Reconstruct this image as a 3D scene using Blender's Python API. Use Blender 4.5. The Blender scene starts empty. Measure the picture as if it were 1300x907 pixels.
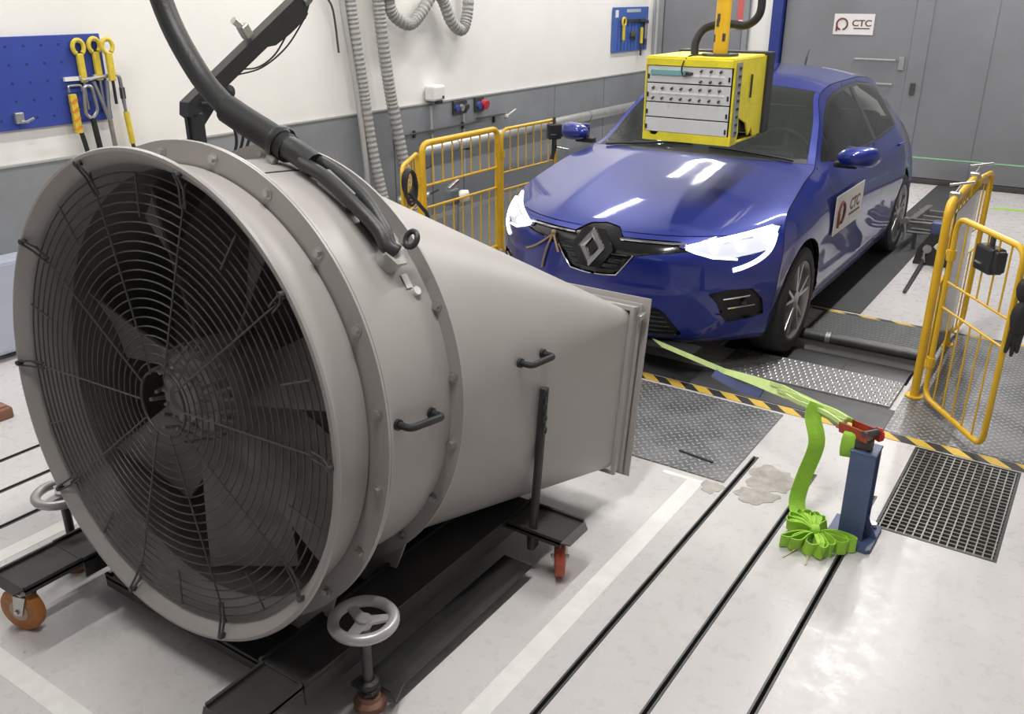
import bpy, bmesh, math, random
from mathutils import Vector, Matrix
from mathutils.bvhtree import BVHTree
random.seed(7)
PI = math.pi
scene = bpy.context.scene
COL = scene.collection

# ---------------------------------------------------------------- camera
cam_data = bpy.data.cameras.new('camera')
cam = bpy.data.objects.new('camera', cam_data)
COL.objects.link(cam)
scene.camera = cam
FPX = 1123.0
cam_data.sensor_fit = 'HORIZONTAL'
cam_data.sensor_width = 36.0
cam_data.lens = FPX / 1300.0 * 36.0
cam.location = (2.19, -4.0, 1.914)
cam.rotation_euler = (math.radians(90 - 22.34), 0, math.radians(33.93))
cam_data.clip_start = 0.02

# ---------------------------------------------------------------- world and exposure
world = bpy.data.worlds.new('world')
scene.world = world
world.use_nodes = True
world.node_tree.nodes['Background'].inputs[0].default_value = (0.9, 0.95, 1.0, 1)
world.node_tree.nodes['Background'].inputs[1].default_value = 0.05
scene.view_settings.view_transform = 'Standard'
scene.view_settings.look = 'None'
scene.view_settings.gamma = 1.0
scene.view_settings.use_curve_mapping = False
scene.view_settings.exposure = 0.06
CEIL_Z = 3.7
LAMP_ROWS = [(1.05, (-2.5, 0.2, 2.9, 5.4), 1.0), (-1.9, (-2.5, 0.2, 2.9, 5.4), 0.72)]
LAMP_WATT = 55.0

# ---------------------------------------------------------------- materials
MATS = {}
def mat(name, col, rough=0.5, metal=0.0, var=0.0, vscale=6.0, bump=0.0, bscale=60.0,
        coat=0.0, spec=0.5, emit=None, estr=0.0, stretch=(1, 1, 1), col2=None):
    if name in MATS: return MATS[name]
    m = bpy.data.materials.new(name); m.use_nodes = True
    nt = m.node_tree; b = nt.nodes['Principled BSDF']
    b.inputs['Base Color'].default_value = (*col, 1)
    b.inputs['Roughness'].default_value = rough
    b.inputs['Metallic'].default_value = metal
    b.inputs['Specular IOR Level'].default_value = spec
    if coat:
        b.inputs['Coat Weight'].default_value = coat
        b.inputs['Coat Roughness'].default_value = 0.03
    if emit:
        b.inputs['Emission Color'].default_value = (*emit, 1)
        b.inputs['Emission Strength'].default_value = estr
    if var or bump:
        tc = nt.nodes.new('ShaderNodeTexCoord'); mp = nt.nodes.new('ShaderNodeMapping')
        mp.inputs['Scale'].default_value = stretch
        nt.links.new(tc.outputs['Object'], mp.inputs['Vector'])
    if var:
        n = nt.nodes.new('ShaderNodeTexNoise'); n.inputs['Scale'].default_value = vscale
        n.inputs['Detail'].default_value = 6; n.inputs['Roughness'].default_value = 0.62
        nt.links.new(mp.outputs[0], n.inputs['Vector'])
        r = nt.nodes.new('ShaderNodeValToRGB')
        r.color_ramp.elements[0].position = 0.3; r.color_ramp.elements[1].position = 0.72
        c2 = col2 if col2 else tuple(max(0, c * (1 - var)) for c in col)
        r.color_ramp.elements[0].color = (*c2, 1)
        r.color_ramp.elements[1].color = (*[min(1, c * (1 + var * 0.4)) for c in col], 1)
        nt.links.new(n.outputs['Fac'], r.inputs[0]); nt.links.new(r.outputs[0], b.inputs['Base Color'])
    if bump:
        n2 = nt.nodes.new('ShaderNodeTexNoise'); n2.inputs['Scale'].default_value = bscale
        n2.inputs['Detail'].default_value = 3
        nt.links.new(mp.outputs[0], n2.inputs['Vector'])
        bp = nt.nodes.new('ShaderNodeBump'); bp.inputs['Strength'].default_value = bump
        bp.inputs['Distance'].default_value = 0.004
        nt.links.new(n2.outputs['Fac'], bp.inputs['Height']); nt.links.new(bp.outputs[0], b.inputs['Normal'])
    MATS[name] = m
    return m

def glass_mat(name, tint, rough=0.02, ior=1.5, reflect_haze=0.0):
    if name in MATS: return MATS[name]
    m = bpy.data.materials.new(name); m.use_nodes = True
    nt = m.node_tree
    for n in list(nt.nodes): nt.nodes.remove(n)
    out = nt.nodes.new('ShaderNodeOutputMaterial'); mix = nt.nodes.new('ShaderNodeMixShader')
    tr = nt.nodes.new('ShaderNodeBsdfTransparent'); gl = nt.nodes.new('ShaderNodeBsdfGlossy')
    fr = nt.nodes.new('ShaderNodeFresnel'); fr.inputs[0].default_value = ior
    tr.inputs[0].default_value = (*tint, 1); gl.inputs['Roughness'].default_value = rough
    nt.links.new(fr.outputs[0], mix.inputs[0]); nt.links.new(tr.outputs[0], mix.inputs[1])
    nt.links.new(gl.outputs[0], mix.inputs[2])
    df = nt.nodes.new('ShaderNodeBsdfDiffuse'); df.inputs[0].default_value = (0.62, 0.68, 0.64, 1)
    m2 = nt.nodes.new('ShaderNodeMixShader'); m2.inputs[0].default_value = reflect_haze          # pale diffuse haze painted in for grey-green reflections on the glass
    nt.links.new(mix.outputs[0], m2.inputs[1]); nt.links.new(df.outputs[0], m2.inputs[2]); nt.links.new(m2.outputs[0], out.inputs[0])
    MATS[name] = m
    return m

def floor_mat():
    m = mat('floor_paint', (0.60, 0.575, 0.565), rough=0.3)
    nt = m.node_tree; b = nt.nodes['Principled BSDF']
    tc = nt.nodes.new('ShaderNodeTexCoord')
    n1 = nt.nodes.new('ShaderNodeTexNoise'); n1.inputs['Scale'].default_value = 1.1; n1.inputs['Detail'].default_value = 5
    n2 = nt.nodes.new('ShaderNodeTexNoise'); n2.inputs['Scale'].default_value = 16; n2.inputs['Detail'].default_value = 8
    n2.inputs['Roughness'].default_value = 0.7
    n3 = nt.nodes.new('ShaderNodeTexVoronoi'); n3.inputs['Scale'].default_value = 5.5
    for n in (n1, n2, n3): nt.links.new(tc.outputs['Object'], n.inputs['Vector'])
    r1 = nt.nodes.new('ShaderNodeValToRGB')
    r1.color_ramp.elements[0].position = 0.32; r1.color_ramp.elements[0].color = (0.575, 0.55, 0.545, 1)
    r1.color_ramp.elements[1].position = 0.62; r1.color_ramp.elements[1].color = (0.66, 0.635, 0.625, 1)
    nt.links.new(n1.outputs['Fac'], r1.inputs[0])
    r2 = nt.nodes.new('ShaderNodeValToRGB')      # thin scuffs
    r2.color_ramp.elements[0].position = 0.20; r2.color_ramp.elements[0].color = (0.965, 0.96, 0.955, 1)
    r2.color_ramp.elements[1].position = 0.36; r2.color_ramp.elements[1].color = (1, 1, 1, 1)
    nt.links.new(n2.outputs['Fac'], r2.inputs[0])
    r3 = nt.nodes.new('ShaderNodeValToRGB')      # small dark specks
    r3.color_ramp.elements[0].position = 0.012; r3.color_ramp.elements[0].color = (0.3, 0.28, 0.27, 1)
    r3.color_ramp.elements[1].position = 0.03; r3.color_ramp.elements[1].color = (1, 1, 1, 1)
    nt.links.new(n3.outputs['Distance'], r3.inputs[0])
    def mul(a, c):
        x = nt.nodes.new('ShaderNodeMix'); x.data_type = 'RGBA'; x.blend_type = 'MULTIPLY'; x.inputs[0].default_value = 1
        nt.links.new(a, x.inputs[6]); nt.links.new(c, x.inputs[7]); return x.outputs[2]
    nt.links.new(mul(mul(r1.outputs[0], r2.outputs[0]), r3.outputs[0]), b.inputs['Base Color'])
    rr = nt.nodes.new('ShaderNodeMapRange'); rr.inputs[1].default_value = 0.3; rr.inputs[2].default_value = 0.7
    rr.inputs[3].default_value = 0.2; rr.inputs[4].default_value = 0.42
    nt.links.new(n2.outputs['Fac'], rr.inputs[0]); nt.links.new(rr.outputs[0], b.inputs['Roughness'])
    bp = nt.nodes.new('ShaderNodeBump'); bp.inputs['Strength'].default_value = 0.12; bp.inputs['Distance'].default_value = 0.003
    nt.links.new(n2.outputs['Fac'], bp.inputs['Height']); nt.links.new(bp.outputs[0], b.inputs['Normal'])
    return m

def checker_mat():
    """checker plate: raised lozenges too small to build one by one"""
    m = mat('checker_steel', (0.20, 0.20, 0.205), rough=0.38, metal=0.55)
    nt = m.node_tree; b = nt.nodes['Principled BSDF']
    tc = nt.nodes.new('ShaderNodeTexCoord')
    P = 0.030
    def math_(op, x, y=None, z=None):
        n = nt.nodes.new('ShaderNodeMath'); n.operation = op
        for i, q in enumerate((x, y, z)):
            if q is None: continue
            if isinstance(q, (int, float)): n.inputs[i].default_value = q
            else: nt.links.new(q, n.inputs[i])
        return n.outputs[0]
    sep = nt.nodes.new('ShaderNodeSeparateXYZ'); nt.links.new(tc.outputs['Object'], sep.inputs[0])
    u = math_('MULTIPLY', math_('ADD', sep.outputs[0], sep.outputs[1]), .7071 / P)
    v = math_('MULTIPLY', math_('SUBTRACT', sep.outputs[0], sep.outputs[1]), .7071 / P)
    fu = math_('SUBTRACT', math_('FRACT', u), .5); fv = math_('SUBTRACT', math_('FRACT', v), .5)
    par = math_('FRACT', math_('MULTIPLY', math_('ADD', math_('FLOOR', u), math_('FLOOR', v)), .5))
    par = math_('GREATER_THAN', par, .25)
    u2 = math_('MULTIPLY', fu, fu); v2 = math_('MULTIPLY', fv, fv)
    e1 = math_('ADD', math_('MULTIPLY', u2, 4.6), math_('MULTIPLY', v2, 42)); e2 = math_('ADD', math_('MULTIPLY', v2, 4.6), math_('MULTIPLY', u2, 42))
    el = math_('ADD', math_('MULTIPLY', e1, par), math_('MULTIPLY', e2, math_('SUBTRACT', 1, par)))
    mx = nt.nodes.new('ShaderNodeMapRange'); mx.inputs[1].default_value = .35; mx.inputs[2].default_value = 1.1; mx.inputs[3].default_value = 1; mx.inputs[4].default_value = 0
    nt.links.new(el, mx.inputs[0])
    bp = nt.nodes.new('ShaderNodeBump'); bp.inputs['Strength'].default_value = 0.8; bp.inputs['Distance'].default_value = 0.003
    nt.links.new(mx.outputs[0], bp.inputs['Height']); nt.links.new(bp.outputs[0], b.inputs['Normal'])
    n = nt.nodes.new('ShaderNodeTexNoise'); n.inputs['Scale'].default_value = 5; n.inputs['Detail'].default_value = 6
    nt.links.new(tc.outputs['Object'], n.inputs['Vector'])
    r = nt.nodes.new('ShaderNodeValToRGB')
    r.color_ramp.elements[0].position = 0.3; r.color_ramp.elements[0].color = (0.15, 0.15, 0.155, 1)
    r.color_ramp.elements[1].position = 0.7; r.color_ramp.elements[1].color = (0.30, 0.30, 0.305, 1)
    nt.links.new(n.outputs['Fac'], r.inputs[0])
    mc = nt.nodes.new('ShaderNodeMix'); mc.data_type = 'RGBA'; mc.inputs[7].default_value = (0.52, 0.52, 0.52, 1)
    nt.links.new(mx.outputs[0], mc.inputs[0]); nt.links.new(r.outputs[0], mc.inputs[6]); nt.links.new(mc.outputs[2], b.inputs['Base Color'])
    return m

M_FLOOR = floor_mat()
M_CHECK = checker_mat()
M_WHITEWALL = mat('white_wall_paint', (0.84, 0.82, 0.78), 0.75, var=0.05, vscale=1.5, bump=0.1, bscale=90)
M_GREYWALL = mat('grey_wall_paint', (0.255, 0.265, 0.28), 0.5, var=0.16, vscale=2.5, bump=0.06)
M_PALEBLUE = mat('pale_blue_paint', (0.46, 0.49, 0.58), 0.5, var=0.08, vscale=3)
M_DOORGREY = mat('grey_door_paint', (0.20, 0.205, 0.22), 0.5, var=0.14, vscale=1.2, bump=0.05)
M_DIMWALL = mat('grey_far_wall_paint', (0.50, 0.50, 0.50), 0.7, var=0.06)
M_CEIL = mat('ceiling_paint', (0.48, 0.48, 0.48), 0.8, var=0.05)
M_LINE = mat('white_line_paint', (0.86, 0.845, 0.81), 0.45, var=0.10, vscale=14)
M_FAN = mat('fan_grey_paint', (0.40, 0.375, 0.36), 0.42, var=0.07, vscale=2.2, bump=0.04, bscale=35)
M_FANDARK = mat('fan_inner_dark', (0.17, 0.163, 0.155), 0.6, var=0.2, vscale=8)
M_BLADE = mat('fan_blade_alloy', (0.33, 0.31, 0.29), 0.5, metal=0.15, var=0.3, vscale=9)
M_WIRE = mat('guard_wire', (0.085, 0.082, 0.078), 0.45, metal=0.4)
M_BLACK = mat('black_paint', (0.022, 0.022, 0.023), 0.42, var=0.25, vscale=8)
M_CARTBLACK = mat('cart_black_steel', (0.035, 0.034, 0.034), 0.5, var=0.35, vscale=10)
M_RUBBER = mat('black_rubber', (0.016, 0.016, 0.017), 0.6, var=0.2, vscale=14)
M_ORANGE = mat('orange_castor', (0.50, 0.19, 0.045), 0.5, var=0.3, vscale=20)
M_RED = mat('red_castor', (0.42, 0.075, 0.04), 0.45, var=0.3, vscale=20)
M_ZINC = mat('zinc_steel', (0.52, 0.52, 0.50), 0.35, metal=0.8, var=0.15, vscale=25)
M_STEEL = mat('bare_steel', (0.48, 0.48, 0.48), 0.32, metal=0.85, var=0.2, vscale=12)
M_DKSTEEL = mat('dark_steel', (0.10, 0.10, 0.10), 0.45, metal=0.6, var=0.25, vscale=14)
M_HANDWHEEL = mat('handwheel_grey', (0.46, 0.44, 0.44), 0.35, metal=0.35, var=0.1)
M_PAD = mat('rust_brown_pad', (0.33, 0.16, 0.11), 0.6, var=0.3, vscale=22)
M_YELLOW = mat('yellow_tube_paint', (0.74, 0.44, 0.02), 0.38, var=0.12, vscale=9)
M_YELLOWBOX = mat('yellow_box_paint', (0.78, 0.67, 0.035), 0.42, var=0.18, vscale=11)
M_PANEL = mat('white_rack_panel', (0.62, 0.62, 0.63), 0.45, var=0.04)
M_HOSE = mat('grey_corrugated_hose', (0.33, 0.325, 0.315), 0.5, var=0.12, vscale=18)
M_ALU = mat('aluminium_duct', (0.55, 0.55, 0.54), 0.38, metal=0.7, var=0.12, vscale=14)
M_CABLE = mat('black_conduit', (0.03, 0.03, 0.031), 0.45, bump=0.25, bscale=120, stretch=(1, 1, 1))
M_GREEN = mat('lime_webbing', (0.36, 0.66, 0.055), 0.65, var=0.15, vscale=30, bump=0.2, bscale=250)
M_LIME = mat('pale_lime_webbing', (0.62, 0.78, 0.30), 0.6, var=0.12, vscale=30, bump=0.2, bscale=250)
M_NAVY = mat('navy_blue_paint', (0.055, 0.075, 0.19), 0.45, var=0.2, vscale=12)
M_BLUEPOST = mat('steel_blue_paint', (0.085, 0.12, 0.24), 0.4, var=0.2, vscale=14)
M_BOARD = mat('blue_board', (0.032, 0.062, 0.33), 0.5, var=0.08, vscale=5)
M_BOARD2 = mat('mid_blue_board', (0.06, 0.13, 0.42), 0.5, var=0.08, vscale=5)
M_TOOLYEL = mat('yellow_tool', (0.72, 0.55, 0.05), 0.45, var=0.2, vscale=40)
M_TOOLORG = mat('orange_tool', (0.72, 0.25, 0.03), 0.45, var=0.25, vscale=40)
M_REDPLASTIC = mat('red_plastic', (0.50, 0.03, 0.04), 0.4)
M_BLUEPLASTIC = mat('blue_plastic', (0.05, 0.07, 0.3), 0.4)
M_WHITEPLASTIC = mat('white_plastic', (0.78, 0.77, 0.74), 0.4)
M_TEAL = mat('teal_connector', (0.17, 0.37, 0.38), 0.35)
M_HAZY = mat('hazard_yellow', (0.76, 0.50, 0.07), 0.5, var=0.2, vscale=25)
M_HAZB = mat('hazard_black', (0.04, 0.04, 0.042), 0.5, var=0.25, vscale=25)
M_MATDARK = mat('dark_rubber_mat', (0.055, 0.056, 0.058), 0.6, var=0.2, vscale=6, bump=0.2)
M_DRUM = mat('drum_steel', (0.075, 0.075, 0.077), 0.42, metal=0.5, var=0.12, vscale=3, stretch=(8, 1, 1))
M_PIT = mat('pit_black', (0.02, 0.02, 0.02), 0.8)
M_SIGN = mat('sign_white', (0.72, 0.70, 0.70), 0.5, var=0.05, vscale=8)
M_SIGNINK = mat('sign_maroon_ink', (0.15, 0.045, 0.035), 0.6)
M_SIGNINK2 = mat('sign_grey_ink', (0.09, 0.07, 0.07), 0.6)
M_PAINT = mat('car_blue_paint', (0.004, 0.017, 0.215), 0.42, metal=0.35, coat=1.0, spec=0.5)
M_GLOSSBLACK = mat('gloss_black', (0.010, 0.010, 0.011), 0.15, coat=0.6)
M_TRIMBLACK = mat('matt_black_trim', (0.016, 0.016, 0.017), 0.55)
M_CHROME = mat('chrome', (0.75, 0.75, 0.77), 0.12, metal=1.0)
M_RIM = mat('alloy_rim', (0.40, 0.40, 0.41), 0.3, metal=0.8, var=0.06)
M_TYRE = mat('tyre', (0.02, 0.02, 0.021), 0.7, bump=0.2, bscale=200)
M_SEAT = mat('seat_fabric', (0.13, 0.135, 0.13), 0.85, var=0.2, vscale=12)
M_LIGHTBODY = mat('headlight_reflector', (0.62, 0.64, 0.68), 0.2, metal=0.6)
M_LEDS = mat('headlight_led', (0.9, 0.9, 0.95), 0.2, emit=(0.93, 0.95, 1.0), estr=3.2)
M_LED2 = mat('headlight_lens_lit', (0.45, 0.47, 0.52), 0.15, metal=0.3, coat=0.8, emit=(0.9, 0.93, 1.0), estr=0.6)
M_REARLAMP = mat('rear_lamp_smoked', (0.05, 0.008, 0.012), 0.2, coat=0.5)
M_TUBE = mat('fluorescent_tube', (1, 1, 1), 0.3, emit=(1.0, 0.985, 0.96), estr=9.0)
M_ROPE = mat('brown_cord', (0.30, 0.20, 0.11), 0.8)
M_GREENCORD = mat('green_cord', (0.20, 0.55, 0.25), 0.5)
M_CONC = mat('worn_concrete', (0.52, 0.49, 0.46), 0.2, var=0.3, vscale=18, bump=0.5, bscale=25, col2=(0.36, 0.33, 0.30))
GL_WIND = glass_mat('windscreen_glass', (0.70, 0.76, 0.72), reflect_haze=0.05)
GL_SIDE = glass_mat('side_glass', (0.55, 0.59, 0.57), reflect_haze=0.03)
GL_PERSPEX = glass_mat('clear_perspex', (0.78, 0.79, 0.80), 0.08, 1.35)
# ---------------------------------------------------------------- builders
def V(*a): return Vector(a if len(a) > 1 else a[0])

class MB:
    """collects shapes in world coordinates; build() links them as one mesh object"""
    def __init__(s): s.v = []; s.f = []; s.sm = []
    def add(s, verts, faces, smooth=False):
        o = len(s.v); s.v += [tuple(x) for x in verts]
        s.f += [tuple(i + o for i in f) for f in faces]; s.sm += [smooth] * len(faces); return s
    def box(s, c, size, M=None, bev=0.0):
        hx, hy, hz = (d / 2 for d in size)
        if bev:
            b = min(bev, hx * .9, hy * .9, hz * .9)
            bm = bmesh.new(); bmesh.ops.create_cube(bm, size=1)
            for v in bm.verts: v.co = Vector((v.co.x * 2 * hx, v.co.y * 2 * hy, v.co.z * 2 * hz))
            bmesh.ops.bevel(bm, geom=bm.edges[:], offset=b, segments=2, affect='EDGES', profile=0.5)
            bm.verts.index_update()
            vs = [v.co.copy() for v in bm.verts]; fs = [[v.index for v in f.verts] for f in bm.faces]; bm.free()
        else:
            vs = [Vector((x, y, z)) for x in (-hx, hx) for y in (-hy, hy) for z in (-hz, hz)]
            fs = [(0, 1, 3, 2), (4, 6, 7, 5), (0, 4, 5, 1), (2, 3, 7, 6), (0, 2, 6, 4), (1, 5, 7, 3)]
        if M is not None: vs = [M @ v for v in vs]
        return s.add([v + Vector(c) for v in vs], fs)
    def cyl(s, p0, p1, r0, r1=None, n=16, caps=True, smooth=True):
        p0 = Vector(p0); p1 = Vector(p1); r1 = r0 if r1 is None else r1
        d = (p1 - p0).normalized(); q = d.orthogonal().normalized(); w = d.cross(q)
        vs = []
        for p, r in ((p0, r0), (p1, r1)):
            for i in range(n):
                t = 2 * PI * i / n; vs.append(p + r * (math.cos(t) * q + math.sin(t) * w))
        s.add(vs, [(i, (i + 1) % n, n + (i + 1) % n, n + i) for i in range(n)], smooth)
        if caps: s.add(vs, [tuple(reversed(range(n))), tuple(range(n, 2 * n))], False)
        return s
    def lathe(s, prof, c, axis, n=48, ref=None, smooth=True, closed=False, a0=0, a1=2 * PI):
        """prof: list of (r, t): radius and distance along axis"""
        ax = Vector(axis).normalized(); q = (Vector(ref) if ref else ax.orthogonal()); q = (q - ax * q.dot(ax)).normalized(); w = ax.cross(q)
        full = abs(a1 - a0 - 2 * PI) < 1e-6; m = n if full else n + 1; k = len(prof); vs = []
        for i in range(m):
            t = a0 + (a1 - a0) * i / n
            for r, h in prof: vs.append(Vector(c) + ax * h + r * (math.cos(t) * q + math.sin(t) * w))
        fs = []
        for i in range(n):
            j = (i + 1) % m
            for a in range(k if closed else k - 1):
                b = (a + 1) % k; fs.append((i * k + a, j * k + a, j * k + b, i * k + b))
        return s.add(vs, fs, smooth)
    def tube(s, pts, r, n=10, closed=False, caps=True, smooth=True):
        pts = [Vector(p) for p in pts]; m = len(pts); rs = r if isinstance(r, (list, tuple)) else [r] * m
        tan = []
        for i in range(m):
            a = pts[i - 1] if (i > 0 or closed) else pts[i]; b = pts[(i + 1) % m] if (i < m - 1 or closed) else pts[i]
            tan.append((b - a).normalized())
        q = tan[0].orthogonal().normalized(); vs = []
        for i in range(m):
            q = (q - tan[i] * q.dot(tan[i])).normalized(); w = tan[i].cross(q)
            for k in range(n):
                t = 2 * PI * k / n; vs.append(pts[i] + rs[i] * (math.cos(t) * q + math.sin(t) * w))
        fs = []
        for i in range(m if closed else m - 1):
            j = (i + 1) % m
            for k in range(n): fs.append((i * n + k, i * n + (k + 1) % n, j * n + (k + 1) % n, j * n + k))
        s.add(vs, fs, smooth)
        if caps and not closed: s.add(vs, [tuple(reversed(range(n))), tuple(range((m - 1) * n, m * n))], False)
        return s
    def ribbon(s, pts, side, w, th=0.003):
        """flat strap along pts; side = width direction (one vector or one for each point)"""
        pts = [Vector(p) for p in pts]; m = len(pts); vs = []
        for i in range(m):
            a = pts[max(0, i - 1)]; b = pts[min(m - 1, i + 1)]; t = (b - a).normalized()
            sd = Vector(side[i] if isinstance(side, list) else side); sd = (sd - t * sd.dot(t)).normalized(); nn = t.cross(sd)
            wi = w[i] if isinstance(w, list) else w
            for x, y in ((-1, -1), (1, -1), (1, 1), (-1, 1)): vs.append(pts[i] + sd * x * wi / 2 + nn * y * th / 2)
        fs = []
        for i in range(m - 1):
            for k in range(4): fs.append((i * 4 + k, i * 4 + (k + 1) % 4, i * 4 + 4 + (k + 1) % 4, i * 4 + 4 + k))
        fs += [(3, 2, 1, 0), tuple((m - 1) * 4 + k for k in range(4))]
        return s.add(vs, fs)
    def prism(s, poly, o, ux, uy, depth, smooth=False):
        """2D polygon (list of (a, b)) at origin o with axes ux, uy, thickened by depth along ux x uy"""
        o = Vector(o); ux = Vector(ux); uy = Vector(uy); nn = ux.cross(uy).normalized() * depth; n = len(poly)
        a = [o + ux * p[0] + uy * p[1] for p in poly]
        s.add(a + [p + nn for p in a], [tuple(reversed(range(n))), tuple(range(n, 2 * n))] +
              [(i, (i + 1) % n, n + (i + 1) % n, n + i) for i in range(n)])
        return s
    def frame(s, o, ux, uy, w, h, bw, depth):
        """hollow rectangle centred at o, bar width bw outward from w x h, extruded along ux x uy"""
        o = Vector(o); ux = Vector(ux).normalized(); uy = Vector(uy).normalized(); nn = ux.cross(uy) * depth
        vs = []
        for k in (0, 1):
            for a, b in ((w / 2, h / 2), (w / 2 + bw, h / 2 + bw)):
                for x, y in ((-1, -1), (1, -1), (1, 1), (-1, 1)): vs.append(o + ux * x * a + uy * y * b + nn * k)
        fs = []
        for i in range(4):
            j = (i + 1) % 4
            fs += [(i, i + 4, j + 4, j), (8 + i, 8 + j, 12 + j, 12 + i), (4 + i, 12 + i, 12 + j, 4 + j), (i, j, 8 + j, 8 + i)]
        return s.add(vs, fs)
    def build(s, name, material, parent=None, recalc=True, autosmooth=None):
        L = root_loc(parent) if parent else Vector((0, 0, 0))
        me = bpy.data.meshes.new(name)
        me.from_pydata([Vector(v) - L for v in s.v], [], s.f); me.update()
        me.polygons.foreach_set('use_smooth', s.sm)
        if recalc:
            bm = bmesh.new(); bm.from_mesh(me); bmesh.ops.recalc_face_normals(bm, faces=bm.faces); sharpen(bm); bm.to_mesh(me); bm.free()
        me.materials.append(material)
        return link(name, me, parent)

def sharpen(bm):
    for e in bm.edges:
        if len(e.link_faces) == 2 and e.calc_face_angle(0) > 0.62: e.smooth = False
def link(name, data, parent=None):
    o = bpy.data.objects.new(name, data); COL.objects.link(o)
    if parent: o.parent = parent
    return o
def root_loc(o):
    L = Vector((0, 0, 0))
    while o: L = L + Vector(o.location); o = o.parent
    return L
def thing(name, label, cat, loc, group=None):
    o = bpy.data.objects.new(name, None); COL.objects.link(o); o.location = loc
    o.empty_display_size = 0.05; o['label'] = label; o['category'] = cat
    if group: o['group'] = group
    return o
def tag(o, label, cat, group=None):
    o['label'] = label; o['category'] = cat
    if group: o['group'] = group
    return o
def struct(o): o['kind'] = 'structure'; return o
def inst(src, parent, M, name=None):
    """another object sharing src's mesh, placed by matrix M in the parent's space"""
    o = bpy.data.objects.new(name or src.name.split('.')[0], src.data); COL.objects.link(o)
    o.parent = parent; o.matrix_local = M; return o
def mesh_only(mb, name, material):
    me = bpy.data.meshes.new(name); me.from_pydata([Vector(v) for v in mb.v], [], mb.f); me.update()
    me.polygons.foreach_set('use_smooth', mb.sm)
    bm = bmesh.new(); bm.from_mesh(me); bmesh.ops.recalc_face_normals(bm, faces=bm.faces); sharpen(bm); bm.to_mesh(me); bm.free()
    me.materials.append(material); return me
def place(me, name, parent, M):
    o = bpy.data.objects.new(name, me); COL.objects.link(o); o.parent = parent; o.matrix_local = M; return o
def frameM(o, x, y, z):
    return Matrix(((x[0], y[0], z[0], o[0]), (x[1], y[1], z[1], o[1]), (x[2], y[2], z[2], o[2]), (0, 0, 0, 1)))
def spline(pts, n=8, closed=False):
    P = [Vector(p) for p in pts]; m = len(P); out = []
    for i in range(m if closed else m - 1):
        p0 = P[i - 1] if (i > 0 or closed) else P[0] * 2 - P[1]
        p1 = P[i]; p2 = P[(i + 1) % m]
        p3 = P[(i + 2) % m] if (i + 2 < m or closed) else p2 * 2 - p1
        for k in range(n):
            t = k / n
            out.append(0.5 * ((2 * p1) + (p2 - p0) * t + (2 * p0 - 5 * p1 + 4 * p2 - p3) * t * t + (3 * p1 - p0 - 3 * p2 + p3) * t ** 3))
    if not closed: out.append(P[-1])
    return out
def round_path(pts, r, n=6, closed=False):
    P = [Vector(p) for p in pts]; m = len(P); out = []
    for i in range(m):
        if not closed and i in (0, m - 1): out.append(P[i]); continue
        a = P[i - 1]; b = P[i]; c = P[(i + 1) % m]
        d1 = (a - b); d2 = (c - b); rr = min(r, d1.length / 2, d2.length / 2)
        s0 = b + d1.normalized() * rr; s1 = b + d2.normalized() * rr
        for k in range(n + 1):
            t = k / n; out.append(s0 * (1 - t) ** 2 + b * 2 * t * (1 - t) + s1 * t * t)
    return out
def text_mesh(txt, size, extrude=0.0006):
    cu = bpy.data.curves.new('t', 'FONT'); cu.body = txt; cu.size = size; cu.extrude = extrude; cu.offset = size * .028
    cu.align_x = 'CENTER'; cu.align_y = 'CENTER'
    ob = bpy.data.objects.new('t', cu); COL.objects.link(ob)
    dg = bpy.context.evaluated_depsgraph_get(); me = bpy.data.meshes.new_from_object(ob.evaluated_get(dg))
    bpy.data.objects.remove(ob); bpy.data.curves.remove(cu); return me
# ================================================================ the room
XL, XR, YB, YR = -2.9, 4.6, -6.6, 6.55
SLOTS = [(1.150, -0.50), (1.411, -0.51), (1.668, -0.55), (-1.085, -0.5), (-1.350, -0.5), (-1.611, -0.5)]
SW = 0.026
holes = [(x - SW / 2, x + SW / 2, YB + 0.05, y1) for x, y1 in SLOTS]
PIT = [(0.50, 1.54, 0.69, 1.12), (-1.54, -0.50, 0.69, 1.12)]
GRATE = (1.72, 2.15, -0.79, 0.0)
holes += PIT + [GRATE]
xs = sorted({XL - .1, XR + .1} | {h[0] for h in holes} | {h[1] for h in holes})
ys = sorted({YB - .1, YR + .1} | {h[2] for h in holes} | {h[3] for h in holes})
mb = MB()
def in_hole(x, y): return any(h[0] < x < h[1] and h[2] < y < h[3] for h in holes)
for i in range(len(xs) - 1):
    for j in range(len(ys) - 1):
        a, b, c, d = xs[i], xs[i + 1], ys[j], ys[j + 1]
        if in_hole((a + b) / 2, (c + d) / 2): continue
        mb.add([(a, c, 0), (b, c, 0), (b, d, 0), (a, d, 0)], [(0, 1, 2, 3)])
for a, b, c, d in holes:
    z = -0.06 if (b - a) < 0.1 or (a, b, c, d) == GRATE else -0.3
    mb.add([(a, c, 0), (b, c, 0), (b, d, 0), (a, d, 0), (a, c, z), (b, c, z), (b, d, z), (a, d, z)],
           [(0, 1, 5, 4), (1, 2, 6, 5), (2, 3, 7, 6), (3, 0, 4, 7)])
floor = struct(mb.build('floor', M_FLOOR, recalc=False))
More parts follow.
